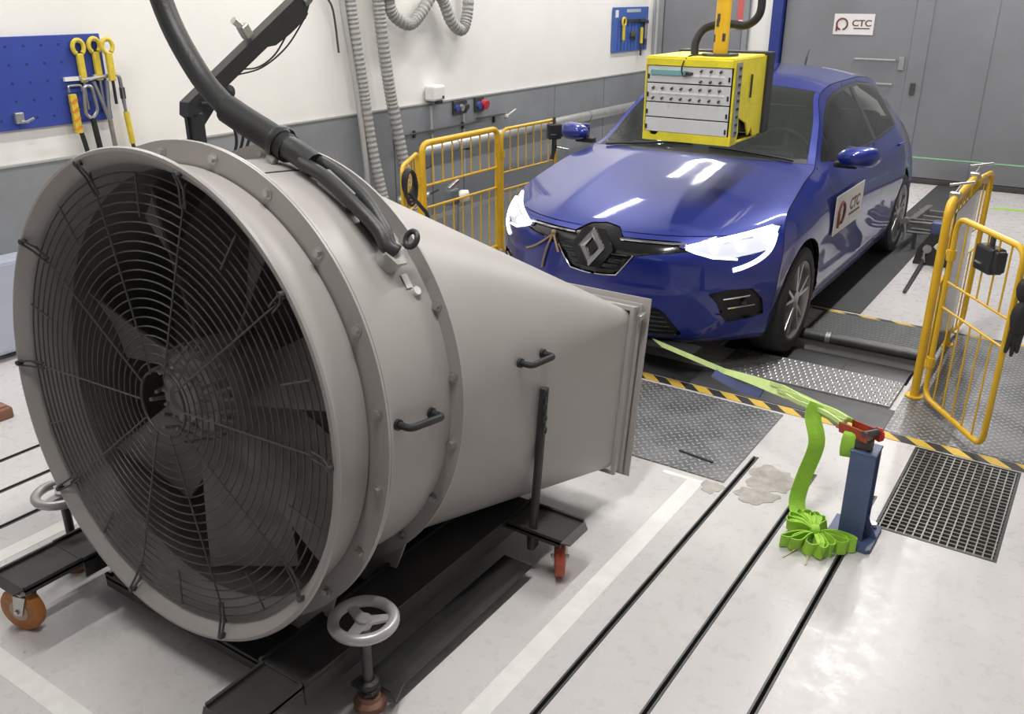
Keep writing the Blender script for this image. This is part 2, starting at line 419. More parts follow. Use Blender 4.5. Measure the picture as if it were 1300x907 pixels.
# slot rails: U channel sunk in each floor slot
for x, y1 in SLOTS:
    m = MB(); y0 = YB + 0.06; w = SW - 0.002
    m.box((x, (y0 + y1) / 2, -0.035), (w, y1 - y0 - .002, 0.006))
    for s in (-1, 1): m.box((x + s * (w / 2 - .003), (y0 + y1) / 2, -0.016), (0.006, y1 - y0 - .002, 0.036))
    m.build('slot_rail', M_DKSTEEL, floor)
def floor_patch(name, x0, x1, y0, y1, material, z=0.0012):
    return MB().box(((x0 + x1) / 2, (y0 + y1) / 2, z / 2), (x1 - x0, y1 - y0, z)).build(name, material, floor)
# painted white outline around the blower and worn concrete beside the rails
floor_patch('marking_line', 0.975, 1.045, -3.11, -0.835, M_LINE)
floor_patch('marking_line', -0.93, 0.975, -3.11, -3.045, M_LINE)
floor_patch('marking_line', -0.93, -0.86, -3.045, -0.90, M_LINE)
floor_patch('marking_line', 0.86, 0.975, -0.86, -0.835, M_LINE)
random.seed(3)
def blob(name, cx, cy, rx, ry, material, z=0.0016, rot=0.0):
    pts = []
    for k in range(40):
        t = 2 * PI * k / 40; r = 1 + 0.13 * math.sin(3 * t + 1) + 0.10 * math.sin(7 * t) + 0.06 * random.uniform(-1, 1)
        x = rx * r * math.cos(t); y = ry * r * math.sin(t)
        pts.append((cx + x * math.cos(rot) - y * math.sin(rot), cy + x * math.sin(rot) + y * math.cos(rot)))
    m = MB().prism(pts, (0, 0, 0.0002), (1, 0, 0), (0, 1, 0), z)
    return m.build(name, material, floor)
blob('worn_patch', 1.275, -0.665, 0.105, 0.115, M_CONC)
blob('worn_patch', 1.265, -0.83, 0.085, 0.06, M_CONC, z=.0022, rot=.4)
blob('worn_patch', 1.085, -0.86, 0.045, 0.05, M_CONC, rot=0.3)

# walls
T = 0.12
wl = struct(MB().box((XL - T / 2, (YB + YR) / 2, CEIL_Z / 2), (T, YR - YB + 2 * T, CEIL_Z)).build('wall_left', M_WHITEWALL))
yb = [-6.6, -4.4, -2.2, -1.05, 0.35, 1.75, 2.25, 2.72, 4.35, 5.45, 6.53]
for i in range(len(yb) - 1):
    a, b = yb[i], yb[i + 1]
    MB().box((XL + 0.010, (a + b) / 2, 0.53), (0.020, b - a - 0.012, 0.985), bev=0.003).build('wainscot_panel', M_GREYWALL, wl)
MB().box((XL + 0.014, (YB + YR) / 2, 1.027), (0.028, YR - YB - .02, 0.012)).build('wainscot_cap', mat('cap_grey', (0.40, 0.40, 0.39), 0.5), wl)
for y in (2.25, 2.72):
    MB().box((XL + 0.0275, y, 0.66), (0.015, 0.022, 0.70)).build('conduit', mat('conduit_grey', (0.42, 0.42, 0.42), 0.5), wl)
bb = struct(MB().box((XL + 0.03, (YB + YR) / 2, 0.02), (0.06, YR - YB - .1, 0.04), bev=0.008).build('baseboard_left', M_ALU))
wr = struct(MB().box(((XL + XR) / 2, YR + T / 2, CEIL_Z / 2), (XR - XL, T, CEIL_Z)).build('wall_rear', M_WHITEWALL))
struct(MB().box((XR + T / 2, (YB + YR) / 2, CEIL_Z / 2), (T, YR - YB + 2 * T, CEIL_Z)).build('wall_right', M_DIMWALL))
struct(MB().box(((XL + XR) / 2, YB - T / 2, CEIL_Z / 2), (XR - XL, T, CEIL_Z)).build('wall_front', M_DIMWALL))
struct(MB().box(((XL + XR) / 2, (YB + YR) / 2, CEIL_Z + T / 2), (XR - XL + 2 * T, YR - YB + 2 * T, T)).build('ceiling', M_CEIL))

# rear wall: small grey door, blue column, big grey gate of two leaves
d1 = struct(MB().box((-2.17, YR - 0.03, 1.2), (0.98, 0.04, 2.4), bev=0.004).build('door_1', M_DOORGREY))
MB().frame((-2.17, YR - 0.012, 1.2), (1, 0, 0), (0, 0, 1), 1.0, 2.4, 0.06, 0.055).build('door_frame', M_GREYWALL, d1)
MB().box((-2.17, YR - 0.056, 1.19), (0.96, 0.012, 0.03)).build('push_bar', M_DKSTEEL, d1)
MB().box((-2.17, YR - 0.0535, 0.62), (0.86, 0.007, 1.02), bev=.002).build('lower_panel', mat('door_lower_grey', (0.25, 0.255, 0.265), 0.5), d1)
struct(MB().cyl((-2.80, YR - .03, 0.04), (-2.80, YR - .03, CEIL_Z - .05), 0.016, n=10).build('trim_1', M_ALU))
cl = MB().box((-1.255, YR - 0.075, CEIL_Z / 2), (0.12, 0.15, CEIL_Z - .01), bev=.006)
c0 = struct(cl.build('trim_2', mat('blue_column_paint', (0.018, 0.035, 0.21), 0.4, var=0.1)))
d2 = struct(MB().box((-0.48, YR - 0.04, 1.68), (1.40, 0.06, 3.24), bev=.004).build('door_2', M_DOORGREY))
d3 = struct(MB().box((2.36, YR - 0.04, 1.68), (4.08, 0.06, 3.24), bev=.004).build('door_3', M_DOORGREY))
MB().box((0.265, YR - 0.072, 1.68), (0.17, 0.018, 3.24), bev=.004).build('astragal', M_DOORGREY, d2)
for z, x0, x1 in ((1.265, -.36, .06), (1.02, -.16, .06)):
    m = MB(); m.cyl((x0, YR - .115, z), (x1, YR - .115, z), 0.010, n=10)
    for x in (x0 + .01, x1 - .01): m.cyl((x, YR - .115, z), (x, YR - .07, z), 0.008, n=8)
    m.build('pull_bar', M_STEEL, d2)
MB().box((.115, YR - .082, 1.23), (.055, .02, .13), bev=.004).build('latch_plate', M_ZINC, d2)
MB().box((.265, YR - .09, 0.98), (.05, .022, .12), bev=.004).build('lock_case', M_DKSTEEL, d2)
for x in (0.95, 1.9, 2.9): MB().box((x, YR - .0715, 1.68), (.008, .004, 3.2)).build('seam', mat('seam_grey', (0.13, 0.135, 0.145), .5), d3)
struct(MB().box((1.6, YR - .05, .03), (5.6, .09, .05), bev=.004).build('baseboard_rear', mat('dark_threshold', (0.05, 0.045, 0.04), 0.6)))

def logo_panel(name, o, ux, uy, w, h, parent=None):
    """white card with a ring emblem, three letters and an underline; o = centre, ux/uy = in-plane axes"""
    ux = Vector(ux); uy = Vector(uy); nn = ux.cross(uy); o = Vector(o)
    m = MB().prism([(-w / 2, -h / 2), (w / 2, -h / 2), (w / 2, h / 2), (-w / 2, h / 2)], o, ux, uy, 0.003)
    root = m.build(name, M_SIGN, parent)
    L = root_loc(parent) if parent else Vector((0, 0, 0))
    def part(mb_, nm, mt): return mb_.build(nm, mt, root)
    e = MB(); c = o + ux * (-.29 * w) + nn * .0042; R = .27 * h
    ring = [];
    for k in range(31):
        t = -PI * .42 + (PI * 1.84) * k / 30 + 0; ring.append(c + (ux * math.cos(t) + uy * math.sin(t)) * R)
    e.ribbon(ring, nn.cross(ux), .06 * h, .002) if False else e.tube(ring, .045 * h, n=6)
    e.box(c + uy * (-R * 1.0) + ux * (-R * .55), (.001, .001, .001))
    e.tube([c - ux * R * .95 + uy * R * .1, c - ux * R * .95 - uy * R * 1.25], .05 * h, n=6)
    part(e, 'emblem_ring', M_SIGNINK)
    tm = text_mesh('CTC', .42 * h); tm.materials.append(M_SIGNINK)
    t = bpy.data.objects.new('lettering', tm); COL.objects.link(t); t.parent = root
    oo = o + ux * (.20 * w) + uy * (.04 * h) + nn * .0036 - L
    t.matrix_local = frameM(oo, ux * 1.15, uy, nn)
    u = MB(); u.box((0, 0, 0), (.40 * w, .06 * h, .001), M=frameM((0, 0, 0), ux, uy, nn)); u.v = [Vector(x) + o + ux * (.21 * w) - uy * .20 * h + nn * .004 for x in u.v]
    part(u, 'underline', M_SIGNINK2)
    return root
sg = logo_panel('door_sign', (-0.43, YR - 0.076, 1.61), (1, 0, 0), (0, 0, 1), 0.42, 0.21)
tag(sg, 'small white sign with ring emblem and letters CTC on the grey gate', 'sign')
rs = MB().box((-1.70, YR - .055, 1.75), (.10, .012, .42), bev=.002).build('red_notice', mat('notice_red', (0.48, 0.10, 0.10), 0.5))
tag(rs, 'red notice strip beside the small grey door on rear wall', 'notice')
MB().box((-1.70, YR - .063, 1.60), (.05, .004, .07)).build('pictogram', M_SIGN, rs)

# ceiling lamps: batten housings with a lit diffuser
for ri, (lx, lys, pw) in enumerate(LAMP_ROWS):
    for li, ly in enumerate(lys):
        where = ['level with the blower', 'level with the car bonnet', 'level with the car roof', 'nearest the rear wall'][li]
        t = thing('ceiling_lamp', 'long white fluorescent ceiling lamp in the %s row, %s' % ('right' if ri == 0 else 'left', where), 'lamp', (lx, ly, CEIL_Z - .10), 'fluorescent ceiling lamps')
        MB().box((lx, ly, CEIL_Z - .045), (.28, 1.56, .085), bev=.01).build('housing', M_WHITEPLASTIC, t)
        for e in (-.055, .055): MB().cyl((lx + e, ly - .74, CEIL_Z - .105), (lx + e, ly + .74, CEIL_Z - .105), .013, n=12).build('tube', M_TUBE, t)
        ld = bpy.data.lights.new('lamp_light', 'AREA'); ld.shape = 'RECTANGLE'; ld.size = .05; ld.size_y = 1.46
        ld.energy = LAMP_WATT * pw; ld.color = (1.0, 0.985, 0.955)
        lo = bpy.data.objects.new('lamp_light', ld); COL.objects.link(lo); lo.parent = t; lo.location = (0, 0, -.022)
        for e in (-1, 1): MB().box((lx, ly + e * .765, CEIL_Z - .09), (.24, .03, .06), bev=.006).build('end_cap', M_WHITEPLASTIC, t)

M_TREAD = mat('tread_light', (0.30, 0.30, 0.30), .42, .5, var=.2, vscale=12)
# ================================================================ floor steelwork round the rollers
def plate(name, label, x0, x1, y0, y1, z0, th, material, cat='plate', group=None, rim=True):
    o = MB().box(((x0 + x1) / 2, (y0 + y1) / 2, z0 + th / 2), (x1 - x0, y1 - y0, th), bev=.0015).build(name, material)
    tag(o, label, cat, group); return o
plate('checker_plate', 'dark grey checker steel plate in front of the blower outlet, beside the white line', .10, 1.115, -.80, -.02, .0006, .005, M_CHECK)
o = bpy.data.objects['checker_plate']
MB().box((.93, -.66, .0075), (.17, .012, .006), M=Matrix.Rotation(-.12, 3, 'Z')).build('lifting_slot', M_BLACK, o)
plate('deck_plate', 'dark grey steel deck strip under the car nose behind the striped tape', -.45, 1.56, .085, .335, .0006, .004, mat('deck_dark', (0.12, 0.12, 0.123), .5, .4, var=.25, vscale=8))
plate('tread_plate', 'light raised tread plate at the front edge of the right roller pit', .62, 1.53, .345, .69, .0006, .014, M_TREAD)
plate('tread_plate', 'raised tread plate at the front edge of the left roller pit', -1.53, -.62, .345, .69, .0006, .014, M_TREAD)
plate('deck_plate', 'wide grey checker deck plate under the right yellow gate', 1.56, 3.2, .085, 1.66, .0006, .004, M_CHECK)
plate('deck_plate', 'wide grey checker deck plate under the left yellow gate', -2.75, -1.56, .085, 1.66, .0006, .004, M_CHECK)
lug = mesh_only(MB().lathe([(.0, .004), (.007, .003), (.011, .0)], (0, 0, 0), (0, 0, 1), n=8), 'tread_lug', M_STEEL)
for tp in [o_ for o_ in bpy.data.objects if o_.name.startswith('tread_plate')]:
    sg_ = 1 if '.001' not in tp.name else -1
    for i in range(26):
        for j in range(9): place(lug, 'tread_lug', tp, Matrix.Translation((sg_ * (.645 + i * .0345 + (j % 2) * .017), .365 + j * .038, .0147)))
for sgn, nm in ((1, 'right'), (-1, 'left')):
    pl = plate('perforated_plate', 'grey perforated steel plate behind the %s roller, edged by yellow tape' % nm, min(sgn * .84, sgn * 1.55), max(sgn * .84, sgn * 1.55), 1.13, 1.64, .0006, .008, mat('perforated_grey', (0.15, 0.15, 0.153), .5, .45, var=.2, vscale=10))
    rb = mesh_only(MB().box((0, 0, 0), (.70, .006, .004)), 'tread_rib', M_STEEL)
    for k in range(17): place(rb, 'tread_rib', pl, Matrix.Translation((sgn * 1.195, 1.155 + k * .029, .0106)))
    mt = MB().box((sgn * .865, 4.1, .003), (.37, 4.75, .005), bev=.001).build('track_mat', M_MATDARK)
    tag(mt, 'long dark rubber track strip on the floor along the %s side of the car' % nm, 'mat')
    # big drum in the pit and thin guard roller
    x0, x1 = sorted((sgn * .52, sgn * 1.52))
    t = thing('dyno_drum', 'large dark steel dynamometer drum in the pit under the %s front wheel' % nm, 'roller', (sgn * 1.02, .84, -.612))
    MB().cyl((x0, .84, -.612), (x1, .84, -.612), .60, n=96).build('drum_shell', M_DRUM, t)
    for x in (x0 + .33, x1 - .33): MB().lathe([(.601, -.004), (.6025, 0), (.601, .004)], (x, .84, -.612), (1, 0, 0), n=96).build('groove_band', M_DKSTEEL, t)
    t = thing('guard_roller', 'thin dark steel guard roller lying across the %s pit' % nm, 'roller', (sgn * 1.19, 1.09, 0.0))
    a, b = sorted((sgn * .84, sgn * 1.54))
    MB().cyl((a, 1.085, .034), (b, 1.085, .034), .033, n=24).build('tube', M_DKSTEEL, t)
    for x in (a + .24 * (b - a), a + .26 * (b - a), b - .02): MB().cyl((x, 1.085, .034), (x + .012, 1.085, .034), .037, n=24).build('collar', M_STEEL, t)
    for x in (a - .006, b + .006): MB().box((x, 1.085, .03), (.010, .05, .058)).build('end_bracket', M_DKSTEEL, t)
    m = MB().box((sgn * 1.02, .90, -.28), (1.02, .40, .02)); 
tag(MB().box((-2.02, 3.6, .0035), (1.62, 3.75, .006), bev=.001).build('floor_mat', mat('grey_floor_mat', (0.13, 0.132, 0.137), .55, var=.15, vscale=5)), 'dark grey floor mat between the left gate and the wall', 'mat')
# striped tape: black strip with yellow slanted pieces on it
def hazard(label, x0, x1, y0, y1, z, pitch, slant):
    t = MB().box(((x0 + x1) / 2, (y0 + y1) / 2, z + .0006), (x1 - x0, y1 - y0, .0012)).build('hazard_tape', M_HAZB)
    tag(t, label, 'tape'); h = y1 - y0; k = 0; w = pitch * .52
    me = mesh_only(MB().prism([(0, 0), (w, 0), (w - slant, h), (-slant, h)], (0, 0, 0), (1, 0, 0), (0, 1, 0), .0008), 'yellow_stripe', M_HAZY)
    x = x0 + slant
    while x + w < x1:
        place(me, 'yellow_stripe', t, Matrix.Translation((x, y0, z + .0013))); x += pitch
hazard('yellow and black striped tape across the floor in front of the car', -2.75, 2.9, .008, .078, .0, .152, .07)
hazard('narrow yellow and black tape behind the rollers', -2.75, 2.9, 1.665, 1.70, .0001, .21, .05)
# floor grating by the blue column
gx0, gx1, gy0, gy1 = GRATE
t = thing('floor_grating', 'rectangular steel bar grating set in the floor beside the blue anchor column', 'grating', ((gx0 + gx1) / 2, (gy0 + gy1) / 2, -.03))
gc = Vector(t.location)
MB().frame((gc.x, gc.y, -.032), (1, 0, 0), (0, 1, 0), gx1 - gx0 - .022, gy1 - gy0 - .022, .010, .033).build('frame', M_DKSTEEL, t)
MB().box((gc.x, gc.y, -.055), (gx1 - gx0 - .004, gy1 - gy0 - .004, .004)).build('sump', mat('sump_grey', (0.05, 0.048, 0.045), .8), t)
m1 = mesh_only(MB().box((0, 0, 0), (gx1 - gx0 - .024, .008, .026)), 'grating_bar', mat('grating_grey', (0.20, 0.19, 0.18), .5, .4, var=.25, vscale=12))
m2 = mesh_only(MB().box((0, 0, 0), (.005, gy1 - gy0 - .024, .020)), 'grating_cross_bar', mat('grating_light', (0.33, 0.32, 0.31), .45, .5))
n1, n2 = 27, 14
for k in range(n1): place(m1, 'grating_bar', t, Matrix.Translation((0, -(gy1 - gy0) / 2 + .02 + (gy1 - gy0 - .04) * k / (n1 - 1), .0155)))
for k in range(n2): place(m2, 'grating_cross_bar', t, Matrix.Translation((-(gx1 - gx0) / 2 + .018 + (gx1 - gx0 - .036) * k / (n2 - 1), 0, .019)))
gt = MB().prism([(0, 0), (.3, .02), (.32, .10), (.05, .08)], (1.30, 5.55, .0005), (1, 0, 0), (0, 1, 0), .001).build('floor_tape', M_GREEN)
tag(gt, 'piece of bright green tape on the floor near the rear gate', 'tape')
# ================================================================ the blower on its cart
TIL = 0.08
FC = Vector((0.107, -2.705, 0.842))
FA = Vector((0, math.cos(TIL), -math.sin(TIL))); FV = Vector((0, math.sin(TIL), math.cos(TIL))); FU = Vector((1, 0, 0))
def fp(s, th, r): return FC + FA * s + (FU * math.cos(th) + FV * math.sin(th)) * r
def fn(th): return FU * math.cos(th) + FV * math.sin(th)
fan = thing('industrial_blower', 'huge grey round blower with wire guard and rectangular nozzle on a black wheeled cart', 'blower', (.107, -2.2, 0))
def flathe(name, prof, material, parent, n=128, closed=False, c=None):
    return MB().lathe(prof, FC, FA, n=n, ref=FU, closed=closed).build(name, material, parent)
lip = flathe('inlet_lip', [(.650, .165), (.650, .11), (.655, .07), (.668, .035), (.686, .010), (.700, .000), (.709, .001), (.713, .008),
       (.709, .014), (.694, .019), (.676, .036), (.664, .062), (.659, .095), (.658, .165)], M_FAN, fan, n=160)
drum = flathe('drum_casing', [(.652, .17), (.652, .52)], M_FAN, fan)
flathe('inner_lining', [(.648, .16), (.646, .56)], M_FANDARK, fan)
bolt = mesh_only(MB().cyl((0, 0, -.004), (0, 0, .012), .0105, n=6, smooth=False).cyl((0, 0, -.005), (0, 0, .002), .016, n=14), 'bolt', M_ZINC)
for s, R in ((.172, .722), (.520, .696)):
    fl = flathe('ring_flange', [(.650, 0 + s), (R, 0 + s), (R, .008 + s), (.650, .008 + s)], M_FAN, fan, closed=True)
    if s < .3: flathe('ring_flange', [(.650, .0095 + s), (R, .0095 + s), (R, .0175 + s), (.650, .0175 + s)], M_FAN, fan, closed=True)
    for k in range(20):
        th = math.radians(9 + 18 * k); pos = fp(s - .001, th, R - .030) - root_loc(fan)
        place(bolt, 'bolt', fl, frameM(pos, fn(th), FA.cross(fn(th)) * -1, -FA))
# guard: concentric wires, ten spokes with hooks
gd = MB().lathe([(.098 + .004 * math.cos(t), .032 + .004 * math.sin(t)) for t in [k * PI / 4 for k in range(8)]], FC, FA, n=48, ref=FU, closed=True).build('wire_guard', M_WIRE, fan)
NR = 21
for k in range(NR):
    R = .122 + (.645 - .122) * k / (NR - 1)
    MB().tube([fp(.030, 2 * PI * i / 96, R) for i in range(96)], .0024, n=6, closed=True).build('guard_ring', M_WIRE, gd)
for k in range(10):
    th = k * PI / 5 + math.radians(2)
    MB().cyl(fp(.0245, th, .09), fp(.0245, th, .665), .0027, n=6).build('guard_spoke', M_WIRE, gd)
    th2 = th + PI / 10
    MB().cyl(fp(.0245, th2, .53), fp(.0245, th2, .646), .003, n=6).build('guard_spoke', M_WIRE, gd)
    w = FA.cross(fn(th))
    m = MB()
    for e in (-1, 1):
        m.tube([fp(.026, th, .600) + w * .009 * e, fp(.012, th, .655) + w * .009 * e, fp(-.008, th, .690) + w * .006 * e], .0035, n=6)
    m.cyl(fp(-.012, th, .690), fp(.012, th, .694), .0085, n=8)
    m.build('guard_hook', M_DKSTEEL, gd)
# impeller
imp = MB().lathe([(.0, .155), (.10, .155), (.142, .165), (.155, .20), (.155, .36), (.0, .36)], FC, FA, n=48, ref=FU).build('impeller_hub', M_BLADE, fan)
NB = 7
for k in range(NB):
    th0 = 2 * PI * k / NB + .35; m = MB(); vs = []; nu, nv = 7, 7
    for side in (0, 1):
        for i in range(nu):
            r = .15 + (.625 - .15) * i / (nu - 1); tw = math.radians(52 - 26 * i / (nu - 1)); ch = .20 + .10 * i / (nu - 1)
            for j in range(nv):
                q = (j / (nv - 1) - .5) * ch; cam_ = .028 * (1 - (2 * j / (nv - 1) - 1) ** 2)
                dt = q * math.cos(tw) / r; ds = q * math.sin(tw) + cam_ * math.cos(tw) + side * .009
                vs.append(fp(.26 + ds, th0 + dt, r))
    nn = nu * nv
    for side in (0, 1):
        for i in range(nu - 1):
            for j in range(nv - 1):
                a = side * nn + i * nv + j; m.f.append((a, a + 1, a + nv + 1, a + nv)); m.sm.append(True)
    for i in range(nu - 1):
        for j in (0, nv - 1): a = i * nv + j; m.f.append((a, a + nv, a + nv + nn, a + nn)); m.sm.append(False)
    for j in range(nv - 1):
        for i in (0, nu - 1): a = i * nv + j; m.f.append((a, a + 1, a + 1 + nn, a + nn)); m.sm.append(False)
    m.v = vs; m.build('blade', M_BLADE, imp)
for k in range(12):
    th = 2 * PI * k / 12; MB().cyl(fp(.165, th, .12), fp(.150, th, .12), .012, n=8).build('hub_bolt', M_DKSTEEL, imp)
MB().lathe([(.0, .100), (.04, .100), (.045, .088), (.075, .092), (.085, .11), (.125, .125), (.135, .16)], FC, FA, n=32, ref=FU).build('hub_cap', M_BLADE, imp)
for k in range(26):                            # ribs round the motor end bell
    th = 2 * PI * k / 26; MB().cyl(fp(.078, th, .06 + .035 * (k % 3)), fp(.165, th + .1, .150), .006, n=6).build('motor_rib', M_BLADE, imp)
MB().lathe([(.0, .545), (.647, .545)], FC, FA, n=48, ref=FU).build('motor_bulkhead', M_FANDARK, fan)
# nozzle: round to rectangle
OV = Vector((0, .154, .988)).normalized(); ON = FU.cross(OV) * 1.0
ON = Vector((0, OV.z, -OV.y)); OC = Vector((.107, -1.105, .478)); HW, HH = .70, .325
NQ = 32                                        # each quarter of the ring fans out to one rounded corner
ring = []; end = []
EC = OC - ON * .085; RC = .045
for q in range(4):
    sx_, sy_ = ((1, 1), (-1, 1), (-1, -1), (1, -1))[q]
    for i in range(NQ + 1):
        t = PI / 2 * (q + i / NQ); ring.append(fp(.528, t, .655))
        end.append(EC + FU * (sx_ * (HW - RC) + RC * math.cos(t)) + OV * (sy_ * (HH - RC) + RC * math.sin(t)))
NS = len(ring); NL = 12; vs = []
for q in range(NL + 1):
    f = q / NL
    for i in range(NS): vs.append(ring[i].lerp(end[i], f))
m = MB(); m.add(vs, [(q * NS + i, q * NS + (i + 1) % NS, (q + 1) * NS + (i + 1) % NS, (q + 1) * NS + i) for q in range(NL) for i in range(NS)], True)
noz = m.build('nozzle', M_FAN, fan)
ow, oh = .738, .362
fo = MB()
fo.frame(OC - ON * .092, FU, OV, 2 * HW - .004, 2 * HH - .004, .016, -.014)
of = fo.build('outlet_flange', M_FAN, fan)
MB().frame(OC - ON * .079, FU, OV, 2 * HW + .004, 2 * HH + .004, .006, -.080).build('outlet_collar', M_FAN, of)
MB().frame(OC - ON * .036, FU, OV, 2 * HW + .012, 2 * HH + .012, .014, -.006).build('flange_bead', M_FAN, of)
MB().frame(OC - ON * .002, FU, OV, 2 * HW, 2 * HH, ow - HW, -.007).build('outlet_frame', M_FAN, of)
for sx in (-1, 1):
    MB().box(OC - ON * .045 + FU * sx * (HW + .026) + OV * .30, (.018, .05, .02), bev=.003).build('corner_clip', M_ZINC, of)
# handles, cable entry, plates
def u_handle(p0, p1, out, name):
    p0 = Vector(p0); p1 = Vector(p1); out = Vector(out)
    m = MB().tube(round_path([p0, p0 + out * .045, p1 + out * .045, p1], .018), .0105, n=10)
    h = m.build(name, M_RUBBER, fan)
    for p in (p0, p1): MB().cyl(p - out * .002, p + out * .008, .016, n=12).build('foot', M_BLACK, h)
u_handle(fp(.285, .05, .652), fp(.425, .035, .652), FU, 'carry_handle')
u_handle((.781, -1.862, .842), (.785, -1.735, .832), FU, 'carry_handle')
u_handle(fp(.285, PI - .05, .652), fp(.425, PI - .035, .652), -FU, 'carry_handle')
th = math.radians(41)
gl = MB().cyl(fp(.42, th, .648), fp(.42, th, .690), .036, n=24).cyl(fp(.42, th, .690), fp(.42, th, .702), .042, n=6, smooth=False).build('cable_gland', mat('gland_grey', (0.42, 0.41, 0.39), .45), fan)
for dth in (-9, 0): MB().cyl(fp(.47, th + math.radians(dth), .65), fp(.47, th + math.radians(dth), .664), .013, n=10).build('blanking_plug', M_WHITEPLASTIC, fan)
th = math.radians(35); w = FA.cross(fn(th))
MB().box(fp(.455, th, .6545), (.042, .024, .002), M=frameM((0, 0, 0), w, FA, fn(th)).to_3x3()).build('rating_plate', M_WHITEPLASTIC, fan)
th = math.radians(63); w = FA.cross(fn(th))
jb = MB().box(fp(.435, th, .680), (.125, .052, .048), M=frameM((0, 0, 0), w, FA, fn(th)).to_3x3(), bev=.005).build('switch_box', mat('switch_grey', (0.33, 0.33, 0.33), .4, .2), fan)
MB().box(fp(.435, th - .105, .680), (.012, .056, .052), M=frameM((0, 0, 0), FA.cross(fn(th - .1)), FA, fn(th - .1)).to_3x3(), bev=.003).build('end_clamp', M_BLACK, jb)
th = math.radians(50); w = FA.cross(fn(th))
sk = MB().cyl(fp(.44, math.radians(53), .668), fp(.43, math.radians(46), .676), .021, n=16).build('plug_socket', M_BLACK, fan)
MB().cyl(fp(.44, math.radians(53), .668), fp(.44, math.radians(53.6), .668), .016, n=16).build('socket_face', M_ZINC, sk)
MB().cyl(fp(.30, math.radians(100), .65), fp(.30, math.radians(100), .675), .008, n=10).lathe([(.0, .70), (.014, .697), (.02, .687), (.014, .677), (.0, .674)], FC + FA * .30, fn(math.radians(100)), n=16).build('lifting_knob', mat('knob_grey', (0.42, 0.41, 0.40), .4), fan)
MB().box(fp(.345, math.radians(78), .6525), (.006, .34, .003), M=frameM((0, 0, 0), FA.cross(fn(math.radians(78))), FA, fn(math.radians(78))).to_3x3()).build('casing_seam', M_DKSTEEL, fan)
# cart: two long channels, cross members, saddles, outriggers, castors
CX = .075
def channel(name, x0, x1, y0, y1, z0=.115, z1=.18, lip_axis='y', flip=False):
    m = MB(); cx, cy = (x0 + x1) / 2, (y0 + y1) / 2
    m.box((cx, cy, z1 - .004), (x1 - x0, y1 - y0, .008))
    if lip_axis == 'y':
        for x in (x0 + .004, x1 - .004): m.box((x, cy, (z0 + z1) / 2), (.008, y1 - y0, z1 - z0))
        for x in (x0 + .005, x1 - .005): m.box((x, cy, z1 + .005), (.010, y1 - y0, .012))
    else:
        for y in (y0 + .004, y1 - .004): m.box((cx, y, (z0 + z1) / 2), (x1 - x0, .008, z1 - z0))
        for y in (y0 + .005, y1 - .005): m.box((cx, y, z1 + .005), (x1 - x0, .010, .012))
    return m.build(name, M_CARTBLACK, fan)
channel('side_beam', -.53, -.35, -2.76, -1.62)
channel('side_beam', .50, .68, -2.76, -1.62)
channel('cross_member', -.348, .498, -2.70, -2.60, z0=.045, z1=.085, lip_axis='x')
channel('cross_member', -.348, .498, -1.76, -1.62, lip_axis='x')
MB().box((.075, -2.18, .070), (.846, .83, .006)).build('deck_sheet', M_CARTBLACK, fan)
for x0, x1 in ((-.525, -.355), (.515, .675)):
    channel('outrigger', x0, x1, -2.955, -2.762, z0=.160)
    MB().prism([(-(x1 - x0) / 2, 0), ((x1 - x0) / 2, 0), ((x1 - x0) / 2 - .02, .028), (-(x1 - x0) / 2 + .02, .028)], ((x0 + x1) / 2, -2.957, .180), (-1, 0, 0), (0, -.9, -.43), .006).build('outrigger_nose', M_CARTBLACK, fan)
for x0, x1 in ((.682, .905), (-.755, -.532)):
    channel('outrigger', x0, x1, -1.795, -1.63, z0=.160, lip_axis='x')
    sx = 1 if x0 > 0 else -1
    MB().prism([(-.0825, 0), (.0825, 0), (.06, .03), (-.06, .03)], ((.906 if sx > 0 else -.756), -1.7125, .182), (0, 1 * sx, 0), (.9 * sx, 0, -.43), .006).build('outrigger_nose', M_CARTBLACK, fan)
# saddles under the casing
for s in (.20, .50):
    pts = []
    y = FC.y + s * FA.y; zc = FC.z + FA.z * s
    for k in range(17):
        t = math.radians(-142 + 104 * k / 16); pts.append((FC.x + .655 * math.cos(t), zc + .655 * math.sin(t)))
    pts += [(.49, .075), (-.33, .075)]
    MB().prism(pts, (0, y, 0), (1, 0, 0), (0, 0, 1), .010).build('saddle_plate', M_FAN if s < .3 else M_FAN, fan)
MB().box((.107, -2.1, .080), (.30, .55, .012)).build('saddle_tie', M_CARTBLACK, fan)
def castor(x, y, axis, wm, r=.074):
    ax = Vector(axis).normalized(); fw = Vector((-ax.y, ax.x, 0)); zc = r + .001
    c = MB().box((x, y, .1665), (.085, .075, .007), bev=.002).build('castor', M_ZINC, fan)
    off = fw * .026; o = Vector((x, y, zc)) - off
    MB().lathe([(.012, -.019), (r - .016, -.019), (r - .004, -.017), (r, -.011), (r, .011), (r - .004, .017), (r - .016, .019), (.012, .019)], o, ax, n=32).build('wheel', wm, c)
    MB().cyl(o - ax * .021, o + ax * .021, .036, n=24).build('wheel_disc', mat('wheel_disc_tan', (0.50, 0.36, 0.27), .5), c)
    m = MB()
    for e in (-1, 1):
        p = o + ax * e * .025
        m.prism([(-.016, -.014), (.016, -.014), (.046, .062), (-.002, .062)], p - ax * .0015, fw, (0, 0, 1), .003)
    m.box((x, y, .160), (.055, .055, .006)); m.cyl((x, y, .125), (x, y, .160), .02, n=12); m.cyl(o - ax * .032, o + ax * .032, .008, n=8)
    m.build('castor_fork', M_ZINC, c)
castor(-.40, -2.935, (.30, -.95, 0), M_ORANGE, r=.077)
castor(.595, -2.90, (.3, -1, 0), M_ORANGE)
castor(.852, -1.705, (.83, .50, 0), M_RED)
